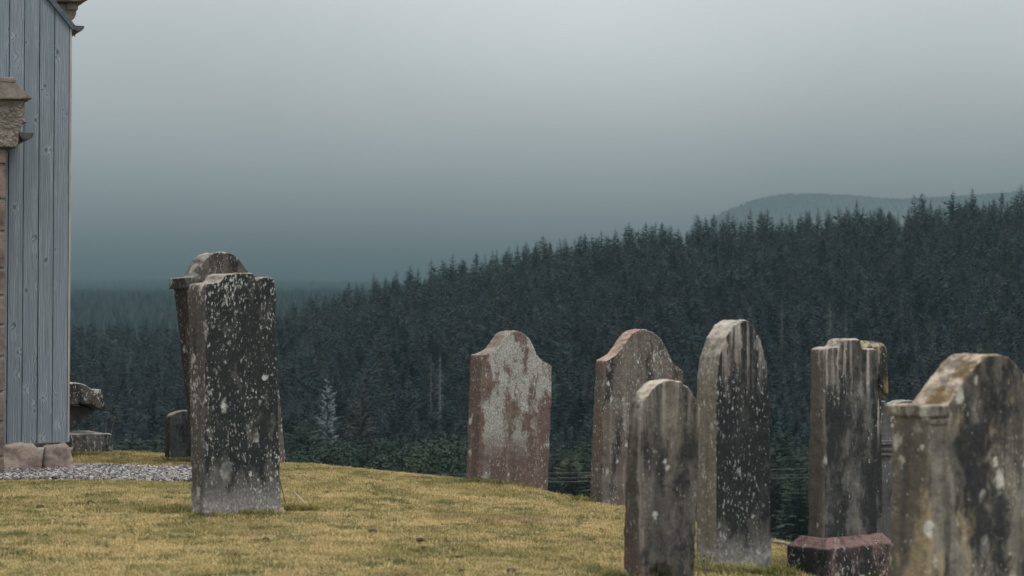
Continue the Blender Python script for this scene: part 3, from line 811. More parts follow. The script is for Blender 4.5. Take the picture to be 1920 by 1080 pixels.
# ------------------------------------------------------------------ gravel strip
PX = [-9.0, -6.0, -4.0, -3.2, -2.75, -2.5]
def gy0(x): return 15.15 + .05 * math.sin(x * 3.1) + .03 * math.sin(x * 8.3)
def gy1(x): return (16.9 if x < -3.2 else 16.75 - (x + 3.2) * .25) + .05 * math.sin(x * 4.3 + 1)
vs_, fs = [], []
xs_ = np.linspace(-9, -2.42, 60)
for x in xs_:
    for f in np.linspace(0, 1, 12):
        y = gy0(x) * (1 - f) + gy1(x) * f
        vs_.append((x, y, gz(x, y) + .012))
for i in range(len(xs_) - 1):
    for j in range(11):
        fs.append([i * 12 + j, (i + 1) * 12 + j, (i + 1) * 12 + j + 1, i * 12 + j + 1])
M_GRIT = plain_mat('grit', (.07, .068, .065), (.15, .145, .14), 60, bump=.6)
gp_o = mesh_obj('gravel_path', vs_, fs, M_GRIT, smooth=True)
tag(gp_o, 'grey gravel path along the foot of the buildings', None, None, 'structure')
def chip(seed, mat):
    r = random.Random(seed)
    bm = bmesh.new()
    bmesh.ops.create_icosphere(bm, subdivisions=1, radius=1)
    sx, sy, sz = r.uniform(.8, 1.3), r.uniform(.6, 1.0), r.uniform(.4, .65)
    for v in bm.verts:
        k = r.uniform(.75, 1.2)
        v.co = Vector((v.co.x * sx * k, v.co.y * sy * k, v.co.z * sz * k))
    me = bpy.data.meshes.new('gravel_chip'); bm.to_mesh(me); bm.free()
    me.materials.append(mat)
    return me
kg = NT('gravel')
inf = kg.n('ShaderNodeObjectInfo')
gcol = kg.mix(kg.ramp(inf.outputs['Random'], .25, .85), (.06, .064, .07), (.38, .35, .325))
gcol = kg.mix(kg.ramp(kg.noise(kg.pos(), 60, 4, .6), .3, .7, 0, .5), gcol, (.22, .20, .19))
kg.color(gcol)
M_GRAVEL = kg.m
PROTO = bpy.data.collections.new('prototypes')      # meshes handed to the scatter nodes, not linked to the scene
def proto_obj(name, me):
    return bpy.data.objects.new(name, me)
chips = [[proto_obj('gravel_chip', chip(s, M_GRAVEL))] for s in range(6)]
NG = 15000
px_ = rng.uniform(-5.2, -2.42, NG); f_ = rng.random(NG)
py_ = np.array([gy0(a) for a in px_]) * (1 - f_) + np.array([gy1(a) for a in px_]) * f_ + rng.normal(0, .02, NG)
pz_ = H(px_, py_) + rng.uniform(.01, .035, NG)
sc_ = rng.uniform(.008, .019, NG)
gv = scatter('gravel', np.stack([px_, py_, pz_], 1), rng.uniform(-.5, 6.28, (NG, 3)) * np.array([.15, .15, 1]), np.stack([sc_] * 3, 1), rng.integers(0, 6, NG), chips)
tag(gv, 'loose grey and pinkish gravel chips on the path', 'gravel', None, 'stuff')

# ------------------------------------------------------------------ lawn grass
def grass_mat(name, straw, olive, green, brown):
    k = NT(name)
    inf = k.n('ShaderNodeObjectInfo')
    p = k.pos()
    n1 = k.noise(k.mapv(p, scale=(1, .75, 1)), 1.5, 5, .62); n2 = k.noise(k.mapv(p, loc=(7, 3, 1)), 3.6, 5, .6); n3 = k.noise(k.mapv(p, loc=(2, 9, 4)), 1.1, 5, .62)
    r = k.math('MULTIPLY_ADD', k.math('SUBTRACT', inf.outputs['Random'], .5), .30, n1)
    c = k.mix(k.ramp(r, .40, .60), olive, straw)
    r2 = k.math('MULTIPLY_ADD', k.math('SUBTRACT', inf.outputs['Random'], .5), -.18, n2)
    c = k.mix(k.ramp(r2, .50, .64, 0, .85), c, green)
    c = k.mix(k.ramp(n3, .58, .70, 0, .6), c, brown)
    k.color(c)
    k.b.inputs['Roughness'].default_value = .8
    tr = k.n('ShaderNodeBsdfTranslucent'); k.set(tr.inputs['Color'], c)
    mx = k.n('ShaderNodeMixShader'); mx.inputs[0].default_value = .3
    k.t.links.new(k.b.outputs[0], mx.inputs[1]); k.t.links.new(tr.outputs[0], mx.inputs[2]); k.t.links.new(mx.outputs[0], k.out.inputs[0])
    return k.m
M_GRASS = grass_mat('lawn_grass', (.53, .41, .20), (.28, .24, .092), (.125, .135, .05), (.31, .22, .13))
M_TUFT = grass_mat('rough_grass', (.30, .25, .09), (.16, .155, .05), (.085, .10, .03), (.18, .135, .06))
def tuft(seed, n, h, spread, w, mat, lean=.5):
    r = random.Random(seed)
    vs_, fs = [], []
    for _ in range(n):
        a = r.uniform(0, 6.283); rr = spread * math.sqrt(r.random())
        bx, by = rr * math.cos(a), rr * math.sin(a)
        d = r.uniform(0, 6.283); L = h * r.uniform(.55, 1.15); ln = lean * r.uniform(.3, 1.3)
        dx, dy = math.cos(d), math.sin(d)
        px, py = -dy * w * r.uniform(.7, 1.2), dx * w * r.uniform(.7, 1.2)
        b = len(vs_)
        mx, my, mz = bx + dx * L * ln * .35, by + dy * L * ln * .35, L * .6
        ex, ey, ez = bx + dx * L * ln, by + dy * L * ln, L * (1.0 - .25 * ln)
        vs_ += [(bx - px, by - py, -.006), (bx + px, by + py, -.006), (mx - px * .7, my - py * .7, mz), (mx + px * .7, my + py * .7, mz), (ex, ey, ez)]
        fs += [[b, b + 1, b + 3, b + 2], [b + 2, b + 3, b + 4]]
    me = bpy.data.meshes.new('grass_tuft'); me.from_pydata(vs_, [], fs); me.update(); me.materials.append(mat)
    return me
tufts = [[proto_obj('grass_tuft', tuft(s, 30, .024, .052, .0022, M_GRASS, .9))] for s in range(5)]
pts = []
def in_fan(x, y, m=.35): return abs(x) < y * (960.0 / F) + m
NT_ = 42000
tx, ty = [], []
yy = 7.2 + (19.8 - 7.2) * rng.random(NT_ * 2) ** 1.0
xx = rng.uniform(-1, 1, NT_ * 2) * (yy * 960 / F + .5)
crest_y = smooth_tab(xx, CREST, .5)
ok = (yy < crest_y + 2.6)
ingr = np.array([(x < -2.45 and gy0(x) + .02 < y < gy1(x) - .02) for x, y in zip(xx, yy)])
under = (xx < -3.66) & (yy > 16.3) & (yy < 17.8)
ok &= ~ingr & ~under
xx, yy = xx[ok][:NT_], yy[ok][:NT_]
zz = H(xx, yy)
ns = np.array([mnoise.noise(Vector((a * 1.4, b * 1.4, 0))) * .010 + mnoise.noise(Vector((a * 4.34, b * 4.34, 0))) * .006 for a, b in zip(xx, yy)])
n = len(xx)
hs = rng.uniform(.65, 1.2, n) * (1 + .35 * np.array([mnoise.noise(Vector((a * 2.2, b * 2.2, 5))) for a, b in zip(xx, yy)]))
gr = scatter('grass', np.stack([xx, yy, zz + ns], 1), np.stack([rng.normal(0, .1, n), rng.normal(0, .1, n), rng.uniform(0, 6.28, n)], 1), np.stack([rng.uniform(.9, 1.3, n), rng.uniform(.9, 1.3, n), hs], 1), rng.integers(0, 5, n), tufts)
tag(gr, 'short dry yellow green mown grass of the churchyard lawn', 'grass', None, 'stuff')
# longer, greener grass against the stones
tall = [[proto_obj('rough_tuft', tuft(50 + s, 14, .075, .03, .0024, M_TUFT, .6))] for s in range(4)]
rp = []
def ring(u, v, Y, ru, ry, n, dens=1):
    c = at(u, v, Y)
    for _ in range(n):
        a = random.gauss(0, .55) * ru; b = random.gauss(0, .55) * ry
        rp.append((c.x + a, c.y + b))
ring(335, 940, 12.25, .14, .12, 80); ring(312, 936, 12.4, .12, .10, 30); ring(380, 962, 12.0, .10, .06, 30); ring(470, 955, 12.15, .22, .06, 60); ring(560, 942, 12.6, .14, .06, 70)
ring(1150, 1075, 9.55, .05, .12, 60); ring(1165, 1085, 9.5, .10, .06, 60); ring(1330, 1078, 10.35, .12, .08, 160); ring(1465, 1075, 10.8, .06, .08, 60); ring(1400, 1078, 10.5, .14, .05, 120)
ring(345, 864, 17.6, .10, .06, 40); ring(330, 866, 17.7, .2, .05, 40); ring(1110, 940, 14.5, .12, .06, 50); ring(890, 900, 15.6, .14, .05, 60); ring(960, 908, 15.7, .2, .05, 80); ring(150, 860, 18.6, .4, .05, 120)
rp = np.array(rp)
n = len(rp)
tg = scatter('rough_grass', np.stack([rp[:, 0], rp[:, 1], H(rp[:, 0], rp[:, 1])], 1), np.stack([rng.normal(0, .15, n), rng.normal(0, .15, n), rng.uniform(0, 6.28, n)], 1), np.stack([rng.uniform(.8, 1.3, n)] * 2 + [rng.uniform(.4, .95, n)], 1), rng.integers(0, 4, n), tall)
tag(tg, 'longer green grass left uncut against the feet of the gravestones', 'grass', None, 'stuff')

# ------------------------------------------------------------------ small things on the lawn
M_WOOD = plain_mat('pale_stick', (.30, .24, .17), (.48, .40, .30), 20, stretch=(1, 1, 1))
M_GREYW = plain_mat('grey_branch', (.14, .13, .11), (.32, .30, .27), 25)
M_DIRT = plain_mat('bare_soil', (.035, .028, .02), (.075, .058, .042), 30, bump=.9)
def stick(name, a, b, r0, r1, mat, label, cat, wob=.01):
    path = [Vector(a).lerp(Vector(b), t) + Vector((0, 0, wob * math.sin(t * 5))) for t in np.linspace(0, 1, 8)]
    o_ = path[0].copy()
    v, f = tube([p - o_ for p in path], [r0 + (r1 - r0) * t for t in np.linspace(0, 1, 8)], 7)
    o = mesh_obj(name, v, f, mat, smooth=True, loc=o_)
    return tag(o, label, cat)
a = at(581, 944, 12.7); b = at(552, 922, 12.95)
stick('dry_stick', (a.x, a.y, gz(a.x, a.y) + .005), (b.x, b.y, b.z), .006, .004, M_WOOD, 'thin pale stick poking out of the grass right of the tall dark gravestone', 'stick', .004)
a = at(529, 955, 12.2); b = at(525, 940, 12.22)
st_ = prism('wooden_peg', [(-.012, -.06), (-.016, .052), (.008, .058), (.018, -.06)], -.012, .012, M_WOOD)
st_.location = (a.x, a.y, gz(a.x, a.y)); bevel(st_, .003)
tag(st_, 'short pale wooden wedge at the right foot of the tall dark gravestone', 'peg')
p0 = at(526, 905, 12.1)
path = [at(526, 905, 12.25), at(529, 918, 12.27), at(532, 930, 12.3), at(535, 945, 12.35)]
v, f = tube([p - path[0] for p in path], .0025, 5)
tag(mesh_obj('bare_twig', v, f, M_DIRT, loc=path[0]), 'thin dark twig against the right edge of the tall dark gravestone', 'twig')
a = at(1449, 1003, 12.6); b = at(1520, 1011, 12.2)
stick('fallen_branch', (a.x, a.y, gz(a.x, a.y) + .03), (b.x, b.y, gz(b.x, b.y) + .04), .008, .016, M_GREYW, 'grey branch lying on the lawn edge left of the red plinth', 'branch', .008)
# earth scrape beside the big stone
def soil(u, v, Y, rx, ry, label):
    c = at(u, v, Y)
    vs_, fs = [(0, 0, .022)], []
    K = 26
    for ring_ in (.5, 1.0):
        for k in range(K):
            an = 2 * math.pi * k / K
            q = ring_ * (1 + .22 * mnoise.noise(Vector((math.cos(an) * 1.5, math.sin(an) * 1.5, u))))
            x, y = rx * q * math.cos(an), ry * q * math.sin(an)
            vs_.append((x, y, gz(c.x + x, c.y + y) - gz(c.x, c.y) + (.024 + .008 * mnoise.noise(Vector((x * 30, y * 30, 0))) if ring_ < 1 else -.004)))
    for k in range(K):
        k2 = (k + 1) % K
        fs.append([0, 1 + k, 1 + k2]); fs.append([1 + k, 1 + K + k, 1 + K + k2, 1 + k2])
    o = mesh_obj('soil_patch', vs_, fs, M_DIRT, smooth=True, loc=(c.x, c.y, gz(c.x, c.y)))
    tag(o, label, 'soil')
soil(563, 942, 12.75, .13, .14, 'dark scraped earth right of the tall dark gravestone')
soil(345, 948, 12.2, .07, .08, 'dark bare earth left of the tall dark gravestone')
for j, (u, v, Y) in enumerate(((793, 1024, 10.4), (862, 1043, 10.0), (957, 1073, 9.5), (867, 1076, 9.4), (788, 1003, 10.8), (612, 907, 14.0), (169, 931, 13.0), (75, 948, 12.6), (499, 1002, 10.6), (700, 985, 11.2))):
    c = at(u, v, Y)
    bm = bmesh.new(); bmesh.ops.create_icosphere(bm, subdivisions=2, radius=1)
    q = .012 + .008 * ((j * 7) % 5) / 4
    for vv in bm.verts:
        k = 1 + .5 * mnoise.noise(vv.co * 1.7 + Vector((u, 0, 0)))
        vv.co = Vector((vv.co.x * 1.3 * k, vv.co.y * k, vv.co.z * .7 * k)) * q
    me = bpy.data.meshes.new('earth_clod'); bm.to_mesh(me); bm.free(); me.materials.append(M_DIRT)
    o = bpy.data.objects.new('earth_clod', me); o.location = (c.x, c.y, gz(c.x, c.y) + .018); link(o)
    tag(o, 'tiny dark clod of earth lying loose on the open lawn', 'clod', 'dark clods dotted over the lawn')
# ------------------------------------------------------------------ weeds
M_WEED = plain_mat('weed_leaf', (.10, .10, .02), (.24, .22, .05), 14, bump=.1)
M_MOSS = plain_mat('dark_moss', (.012, .013, .008), (.035, .034, .016), 30, bump=1.0)
M_STALK = plain_mat('dry_stalk', (.12, .11, .08), (.22, .20, .15), 10, bump=.1)
def weed(u, v, Y, h, n, label, seed, spread=.05):
    r = random.Random(seed)
    c = at(u, v, Y); base = Vector((c.x, c.y, gz(c.x, c.y)))
    root = empty('weed_plant', base)
    tag(root, label, 'plant')
    vs_, fs, lv, lf = [], [], [], []
    for _ in range(n):
        a = r.uniform(0, 6.28); d = Vector((math.cos(a), math.sin(a), 0)) * r.uniform(.2, 1) * spread
        top = d * 1.8 + Vector((0, 0, h * r.uniform(.55, 1)))
        path = [d * .3, d * .8 + Vector((0, 0, top.z * .5)), top]
        tv, tf = tube(path, [.0022, .0018, .001], 4)
        fs += [[q + len(vs_) for q in f_] for f_ in tf]; vs_ += tv
        for k in range(9):
            t = r.uniform(.25, 1.0)
            p = path[0].lerp(path[1], t * 2) if t < .5 else path[1].lerp(path[2], t * 2 - 1)
            an = r.uniform(0, 6.28); L = r.uniform(.010, .022)
            e = Vector((math.cos(an), math.sin(an), r.uniform(-.2, .8))) * L; s_ = Vector((-math.sin(an), math.cos(an), 0)) * L * .3
            b = len(lv)
            lv += [p, p + e * .5 + s_, p + e, p + e * .5 - s_]; lf.append([b, b + 1, b + 2, b + 3])
    mesh_obj('stems', vs_, fs, M_STALK, root); mesh_obj('leaves', lv, lf, M_WEED, root)
weed(1322, 1074, 10.15, .13, 12, 'yellow green weed at the left foot of the tall black-faced gravestone', 1)
weed(1352, 1080, 10.2, .10, 10, 'low yellow green weed in front of the tall black-faced gravestone', 2)
weed(1410, 1080, 10.45, .08, 9, 'small weed at the right foot of the tall black-faced gravestone', 3)
def stalk(u0, v0, u1, v1, Y, label, seed):
    r = random.Random(seed)
    a, b = at(u0, v0, Y), at(u1, v1, Y)
    path = [a.lerp(b, t) + Vector((.01 * math.sin(t * 4 + seed), 0, 0)) for t in np.linspace(0, 1, 5)]
    vs_, fs = tube([p - a for p in path], [.003, .003, .0025, .002, .0015], 4)
    for k in range(7):
        q = path[-1].lerp(path[-2], r.random()) - a
        e = Vector((r.uniform(-.02, .02), r.uniform(-.02, .02), r.uniform(0, .03)))
        i0 = len(vs_); vs_ += [q, q + e + Vector((.004, 0, 0)), q + e * 1.2]; fs.append([i0, i0 + 1, i0 + 2])
    tag(mesh_obj('dry_weed', vs_, fs, M_STALK, loc=a), label, 'weed')
stalk(172, 814, 180, 780, 19.3, 'thin dry weed stalk behind the middle of the tomb block', 1)
stalk(196, 814, 205, 778, 19.5, 'thin dry weed stalk at the right end of the tomb block', 2)
stalk(208, 830, 215, 780, 19.6, 'tall dry weed with seed head just right of the tomb block', 3)
# moss cushions at the foot of the small round-topped stone
def cushion(u, v, Y, rx, h, label):
    c = at(u, v, Y)
    bm = bmesh.new(); bmesh.ops.create_icosphere(bm, subdivisions=4, radius=1)
    for vv in bm.verts:
        k = 1 + .75 * mnoise.noise(vv.co * 2.4 + Vector((u, 0, 0))) + .35 * mnoise.noise(vv.co * 7)
        vv.co = Vector((vv.co.x * rx * k, vv.co.y * .028 * k, vv.co.z * h * k))
    me = bpy.data.meshes.new('moss_cushion'); bm.to_mesh(me); bm.free(); me.materials.append(M_MOSS)
    o = bpy.data.objects.new('moss_cushion', me); o.location = (c.x, c.y, gz(c.x, c.y) + .01); o.rotation_euler = (0, 0, AL)
    link(o); tag(o, label, 'moss')
cushion(1236, 1078, 9.60, .07, .085, 'black moss cushion at the foot of the small round-topped gravestone')
cushion(1640, 1085, 10.80, .07, .07, 'dark moss clump at the foot of the red plinth')

# ------------------------------------------------------------------ overhead wires crossing the valley
M_WIRE = plain_mat('wire', (.12, .13, .13), (.18, .19, .19), 5, rough=.5, bump=0)
M_POLE = plain_mat('pole_wood', (.06, .05, .04), (.12, .10, .08), 6)
WY = 96.0
for (va, vb, dy, lab) in ((889, 878, 0, 'topmost overhead wire crossing the valley behind the gravestones'), (899, 890, 0.3, 'middle overhead wire of the three crossing the valley'), (905, 893.5, -0.3, 'lowest overhead wire of the three crossing the valley')):
    a, b = at(900, va, WY), at(1480, vb, WY)
    sl = (b.z - a.z) / (b.x - a.x)
    path = []
    for x in np.linspace(-70, 80, 40):
        path.append(Vector((x, WY + dy, a.z + (x - a.x) * sl * .8 + ((x - 5) / 75.0) ** 2 * 1.2)))
    v, f = tube([p - path[0] for p in path], .0075, 5)
    tag(mesh_obj('overhead_wire', v, f, M_WIRE, loc=path[0], smooth=True), lab, 'wire', 'overhead wires')

# ------------------------------------------------------------------ the plantation
M_CROWN = crown_mat('spruce_needles', (.002, .006, .007), (.016, .031, .034), (.034, .034, .028), hi=(.032, .051, .055))
M_YOUNG = crown_mat('young_needles', (.008, .019, .011), (.018, .032, .017), (.045, .052, .022), hi=(.034, .050, .026))
M_BROWN = crown_mat('brown_needles', (.028, .028, .024), (.036, .035, .030), (.04, .038, .032), hi=(.055, .052, .044))
M_OLIVE = crown_mat('olive_needles', (.075, .075, .035), (.085, .085, .04), (.09, .09, .04), hi=(.12, .12, .055))
M_DEAD = plain_mat('dead_wood', (.065, .07, .072), (.14, .145, .14), 3, bump=.1)
M_BARK = plain_mat('bark', (.035, .03, .027), (.075, .066, .058), 5)

def spruce(seed, h=12.0, rad=1.9, start=.06, whorls=30, droop=.28, dens=1.0, lean=0.0):
    """crown and trunk meshes of one spruce"""
    r = random.Random(seed)
    vs_, fs = [], []
    def tri(a, b, c):
        i = len(vs_); vs_.extend((a, b, c)); fs.append((i, i + 1, i + 2))
    lop = [r.uniform(.72, 1.2) for _ in range(9)]
    for w in range(whorls):
        t = w / (whorls - 1)
        z = h * (start + (1 - start) * (t ** .92)) * .985
        prof = (1 - t) ** .72 * (.92 + .22 * math.sin(t * 11 + seed)) + .02
        R0 = rad * prof
        nb = max(4, int((9 - 3.5 * t) * dens))
        a0 = r.uniform(0, 6.28)
        for b in range(nb):
            a = a0 + 6.283 * b / nb + r.uniform(-.3, .3)
            L = R0 * r.uniform(.62, 1.18) * lop[int((a % 6.283) / 6.283 * 9) % 9]
            if r.random() < .06: L *= 1.3
            d = Vector((math.cos(a), math.sin(a), 0)); s = Vector((-d.y, d.x, 0))
            lift = (.48 * t + .28) * L
            base = Vector((0, 0, z + r.uniform(-.1, .1)))
            def P(q):
                return base + d * (L * q) + Vector((0, 0, lift * q - droop * L * q * q * (1.5 - t)))
            wd = .075 * L + .05
            tri(base - s * wd * .4, base + s * wd * .4, P(1.0))
            nt = 5 if L > .6 else 3
            for k in range(nt):
                q = (k + .6) / (nt + .4)
                p = P(q); tl_ = (1.05 - q) * L * .42 + .10
                for sg in (-1, 1):
                    e = p + (d * .75 + s * sg * r.uniform(.55, .95)) * tl_ * r.uniform(.7, 1.2) + Vector((0, 0, r.uniform(-.35, .08) * tl_))
                    tri(P(max(0, q - .11)), P(min(1, q + .07)), e)
            # hanging fringe
            if t < .85:
                q = r.uniform(.35, .8); p = P(q)
                tri(P(q - .18), P(q + .12), p + Vector((0, 0, -r.uniform(.18, .34) * L - .08)))
    # leader
    tri(Vector((-.03, 0, h * .93)), Vector((.03, 0, h * .93)), Vector((0, 0, h * 1.015)))
    tri(Vector((0, -.03, h * .93)), Vector((0, .03, h * .93)), Vector((0, 0, h * 1.015)))
    me = bpy.data.meshes.new('crown'); me.from_pydata([tuple(v) for v in vs_], [], fs); me.update()
    tv, tf = tube([(0, 0, -.6), (0, 0, h * .5), (0, 0, h * .96)], [.013 * h, .008 * h, .0015 * h], 6)
    tm = bpy.data.meshes.new('trunk'); tm.from_pydata([tuple(v) for v in tv], [], tf); tm.update(); tm.materials.append(M_BARK)
    return me, tm
def dead_spruce(seed, h=9.0, rad=1.5):
    r = random.Random(seed)
    vs_, fs = [], []
    for w in range(150):
        t = r.random() ** .85
        z = h * (.10 + .88 * t)
        if True:
            a = r.uniform(0, 6.28); L = rad * ((1 - t) ** .8 + .05) * r.uniform(.25, 1.1)
            d = Vector((math.cos(a), math.sin(a), 0))
            up = L * r.uniform(-.35, .45)
            p0 = Vector((0, 0, z)); p1 = p0 + d * L * .5 + Vector((0, 0, L * r.uniform(-.1, .12))); p2 = p0 + d * L + Vector((0, 0, up))
            tv, tf = tube([p0, p1, p2], [.026, .018, .007], 3)
            fs += [[q + len(vs_) for q in f_] for f_ in tf]; vs_ += tv
            for k in range(4):
                q = r.uniform(.3, 1); pp = p0.lerp(p1, q * 2) if q < .5 else p1.lerp(p2, q * 2 - 1)
                an = a + r.choice((-1, 1)) * r.uniform(.5, 1.1)
                e = pp + Vector((math.cos(an), math.sin(an), r.uniform(-.6, .5))) * L * .4
                i = len(vs_); vs_ += [pp, pp + Vector((0, 0, .035)), e]; fs.append([i, i + 1, i + 2])
    me = bpy.data.meshes.new('branches'); me.from_pydata([tuple(v) for v in vs_], [], fs); me.update(); me.materials.append(M_DEAD)
    tv, tf = tube([(0, 0, -.6), (0, 0, h * .5), (0, 0, h)], [.11, .07, .015], 6)
    tm = bpy.data.meshes.new('trunk'); tm.from_pydata([tuple(v) for v in tv], [], tf); tm.update(); tm.materials.append(M_DEAD)
    return me, tm
def broadleaf(seed, h=5.0, rad=1.9):
    r = random.Random(seed)
    vs_, fs = [], []
    blobs = [(Vector((r.gauss(0, .45) * rad, r.gauss(0, .45) * rad, h * r.uniform(.3, .92))), rad * r.uniform(.3, .6)) for _ in range(16)]
    for c, rr in blobs:
        for _ in range(260):
            d = Vector((r.gauss(0, 1), r.gauss(0, 1), r.gauss(0, 1))).normalized()
            p = c + d * rr * r.uniform(.55, 1.1)
            a = Vector((r.gauss(0, 1), r.gauss(0, 1), r.gauss(0, 1))).normalized() * r.uniform(.05, .10)
            b = a.cross(d).normalized() * .045
            i = len(vs_); vs_ += [p - a, p + b, p + a, p - b]; fs.append([i, i + 1, i + 2, i + 3])
    me = bpy.data.meshes.new('crown'); me.from_pydata([tuple(v) for v in vs_], [], fs); me.update()
    tv, tf = tube([(0, 0, -.5), (.05, 0, h * .4), (0, .1, h * .85)], [.09, .06, .015], 6)
    for c, rr in blobs[:8]:
        t2, f2 = tube([(0.03, 0, h * .3), tuple(c * .5 + Vector((0, 0, h * .2))), tuple(c)], [.045, .03, .01], 4)
        tf += [[q + len(tv) for q in f_] for f_ in f2]; tv += t2
    tm = bpy.data.meshes.new('trunk'); tm.from_pydata([tuple(v) for v in tv], [], tf); tm.update(); tm.materials.append(M_BARK)
    return me, tm
SPR = [spruce(s, 12.0, rd, st, wh, dp, dn) for s, rd, st, wh, dp, dn in ((1, 2.5, .05, 30, .30, 1.0), (2, 2.2, .08, 27, .24, 1.0), (3, 2.8, .05, 30, .34, 1.05), (4, 2.1, .10, 25, .18, .95), (5, 2.4, .06, 28, .38, 1.0), (6, 2.6, .07, 23, .26, .9))]
for m, _ in SPR: m.materials.append(M_CROWN)
YNG = [(m.copy(), t) for m, t in (SPR[0], SPR[2], SPR[4])]
for m, _ in YNG: m.materials.clear(); m.materials.append(M_YOUNG)
BRN = (SPR[1][0].copy(), SPR[1][1]); BRN[0].materials.clear(); BRN[0].materials.append(M_BROWN)
OLV = (SPR[3][0].copy(), SPR[3][1]); OLV[0].materials.clear(); OLV[0].materials.append(M_OLIVE)
M_PALE = crown_mat('silvered_needles', (.15, .17, .175), (.17, .19, .195), (.17, .18, .18), hi=(.21, .23, .23))
PAL = (SPR[4][0].copy(), SPR[4][1]); PAL[0].materials.clear(); PAL[0].materials.append(M_PALE)
DED = [dead_spruce(1), dead_spruce(2, 9.0, 1.1)]
BRD = [broadleaf(s) for s in (1, 2, 3)]
for m, _ in BRD: m.materials.append(M_YOUNG)

def tree(name, meshes, x, y, s, sxy, rz, label, group=None, crown='crown', z=None):
    root = empty(name, (x, y, gz(x, y) if z is None else z), rz)
    root.scale = (s * sxy, s * sxy, s)
    tag(root, label, 'tree', group)
    for nm, me in ((crown, meshes[0]), ('trunk', meshes[1])):
        o = bpy.data.objects.new(nm, me); link(o, root)
    return root

# where every spruce of the plantation stands
T = []
yv = 124.0
while yv < 322:
    step = 1.95 + .0036 * (yv - 120)
    xlim = yv * 960 / F + 26
    xv = -xlim
    while xv < xlim:
        x = xv + random.uniform(-.8, .8); y = yv + random.uniform(-.8, .8)
        k = (y - 120) / 190.0
        hgt_ = .74 * (6.6 + 6.6 * min(1, max(0, k)) ** .6) * random.choice((.66, .78, .86, .92, .96, 1.0, 1.04, 1.10, 1.18))
        if random.random() < .95 and mnoise.noise(Vector((x * .11, y * .09, 3))) > -.42:
            T.append([x, y, hgt_ / 12.0, random.uniform(1.0, 1.4), random.uniform(0, 6.28), random.randrange(6)])
        xv += step * random.uniform(.8, 1.2)
    yv += step
T = np.array(T)
TZ = H(T[:, 0], T[:, 1])
# picture position of each tip
c_, s_ = math.cos(PITCH), math.sin(PITCH)
tipz = TZ + T[:, 2] * 12.0 - CAMZ
dep = T[:, 1] * c_ + tipz * s_
TU = 960 + F * T[:, 0] / dep
TV = 540 - F * (-T[:, 1] * s_ + tipz * c_) / dep
inview = (TU > -20) & (TU < 1940)
# the skyline: the trees whose tip stands highest among their neighbours
sky_idx = []
for i in np.nonzero(inview & (T[:, 1] > 200))[0]:
    nb = (np.abs(TU - TU[i]) < 9)
    if TV[i] <= TV[nb].min() + 1e-6: sky_idx.append(int(i))
sky_idx = sky_idx[:150]
front = [int(i) for i in np.argsort(T[:, 1]) if inview[i] and int(i) not in set(sky_idx)]
# lawn hides what stands below its edge
lawn_v = np.interp(TU, [0, 530, 870, 1160, 1450, 1920], [862, 862, 890, 945, 1003, 1080])
front = [i for i in front if TV[i] < lawn_v[i] - 30][:130]
named = set(sky_idx) | set(front)
for i in sky_idx:
    x, y, s, sxy, rz, k = T[i]
    tree('spruce_tree', SPR[int(k)], x, y, s, sxy, rz, 'dark spruce on the ridge, its pointed tip against the misty sky', 'spruces along the skyline of the plantation')
for i in front:
    x, y, s, sxy, rz, k = T[i]
    tree('spruce_tree', SPR[int(k)], x, y, s, sxy, rz, 'dark blue green spruce in the lower rows of the plantation', 'spruces in the front rows of the plantation')
rest = np.array([i for i in range(len(T)) if i not in named])
sp_protos = [[proto_obj('spruce_crown', m), proto_obj('spruce_trunk', t)] for m, t in SPR]
rs = T[rest]
forest = scatter('spruce_forest', np.stack([rs[:, 0], rs[:, 1], TZ[rest]], 1), np.stack([np.zeros(len(rs)), np.zeros(len(rs)), rs[:, 4]], 1), np.stack([rs[:, 2] * rs[:, 3], rs[:, 2] * rs[:, 3], rs[:, 2]], 1), rs[:, 5].astype(int), sp_protos)
tag(forest, 'dense dark spruce plantation covering the hillside', 'forest', None, 'stuff')

# single trees that stand out
def stand_out(name, meshes, u, vt, Y, hmesh, label, crown='crown', sxy=1.0, extra=0.0):
    p = at(u, vt, Y); g = gz(p.x, Y)
    s = max(.2, (p.z - g + extra) / hmesh)
    return tree(name, meshes, p.x, Y, s, sxy, random.uniform(0, 6.28), label, None, crown, z=g)
stand_out('silvered_spruce', PAL, 614, 702, 121, 12.0, 'pale silvery grey dying spruce low on the slope right of the tall dark gravestone', 'crown', .72)
stand_out('dead_spruce', DED[1], 825, 668, 150, 9.0, 'pale dead spruce top on the slope left of the red lichen-patched gravestone', 'branches')
stand_out('brown_spruce', BRN, 679, 690, 130, 12.0, 'brownish thinning spruce right of the pale silvery dying spruce', 'crown', .8)
stand_out('dead_spruce', DED[1], 1466, 562, 190, 9.0, 'small pale dead spruce top on the slope, left of its taller pale neighbour', 'branches', .6)
stand_out('dead_spruce', DED[0], 1556, 564, 185, 9.0, 'pale dead spruce top on the slope above the stepped gravestone', 'branches', .75)
stand_out('dead_spruce', DED[1], 1586, 572, 188, 9.0, 'thin pale dead spire just right of the dead spruce above the stepped gravestone', 'branches', .45)
stand_out('brown_spruce', BRN, 1863, 612, 150, 12.0, 'brown spruce just above the nearest arched gravestone', 'crown', .8)
stand_out('olive_spruce', OLV, 1836, 634, 140, 12.0, 'yellowish spruce top just above the nearest arched gravestone', 'crown', .8)
stand_out('dead_spruce', DED[1], 808, 668, 155, 9.0, 'thin pale dead spire beside the dead spruce left of the red gravestone', 'branches', .35)
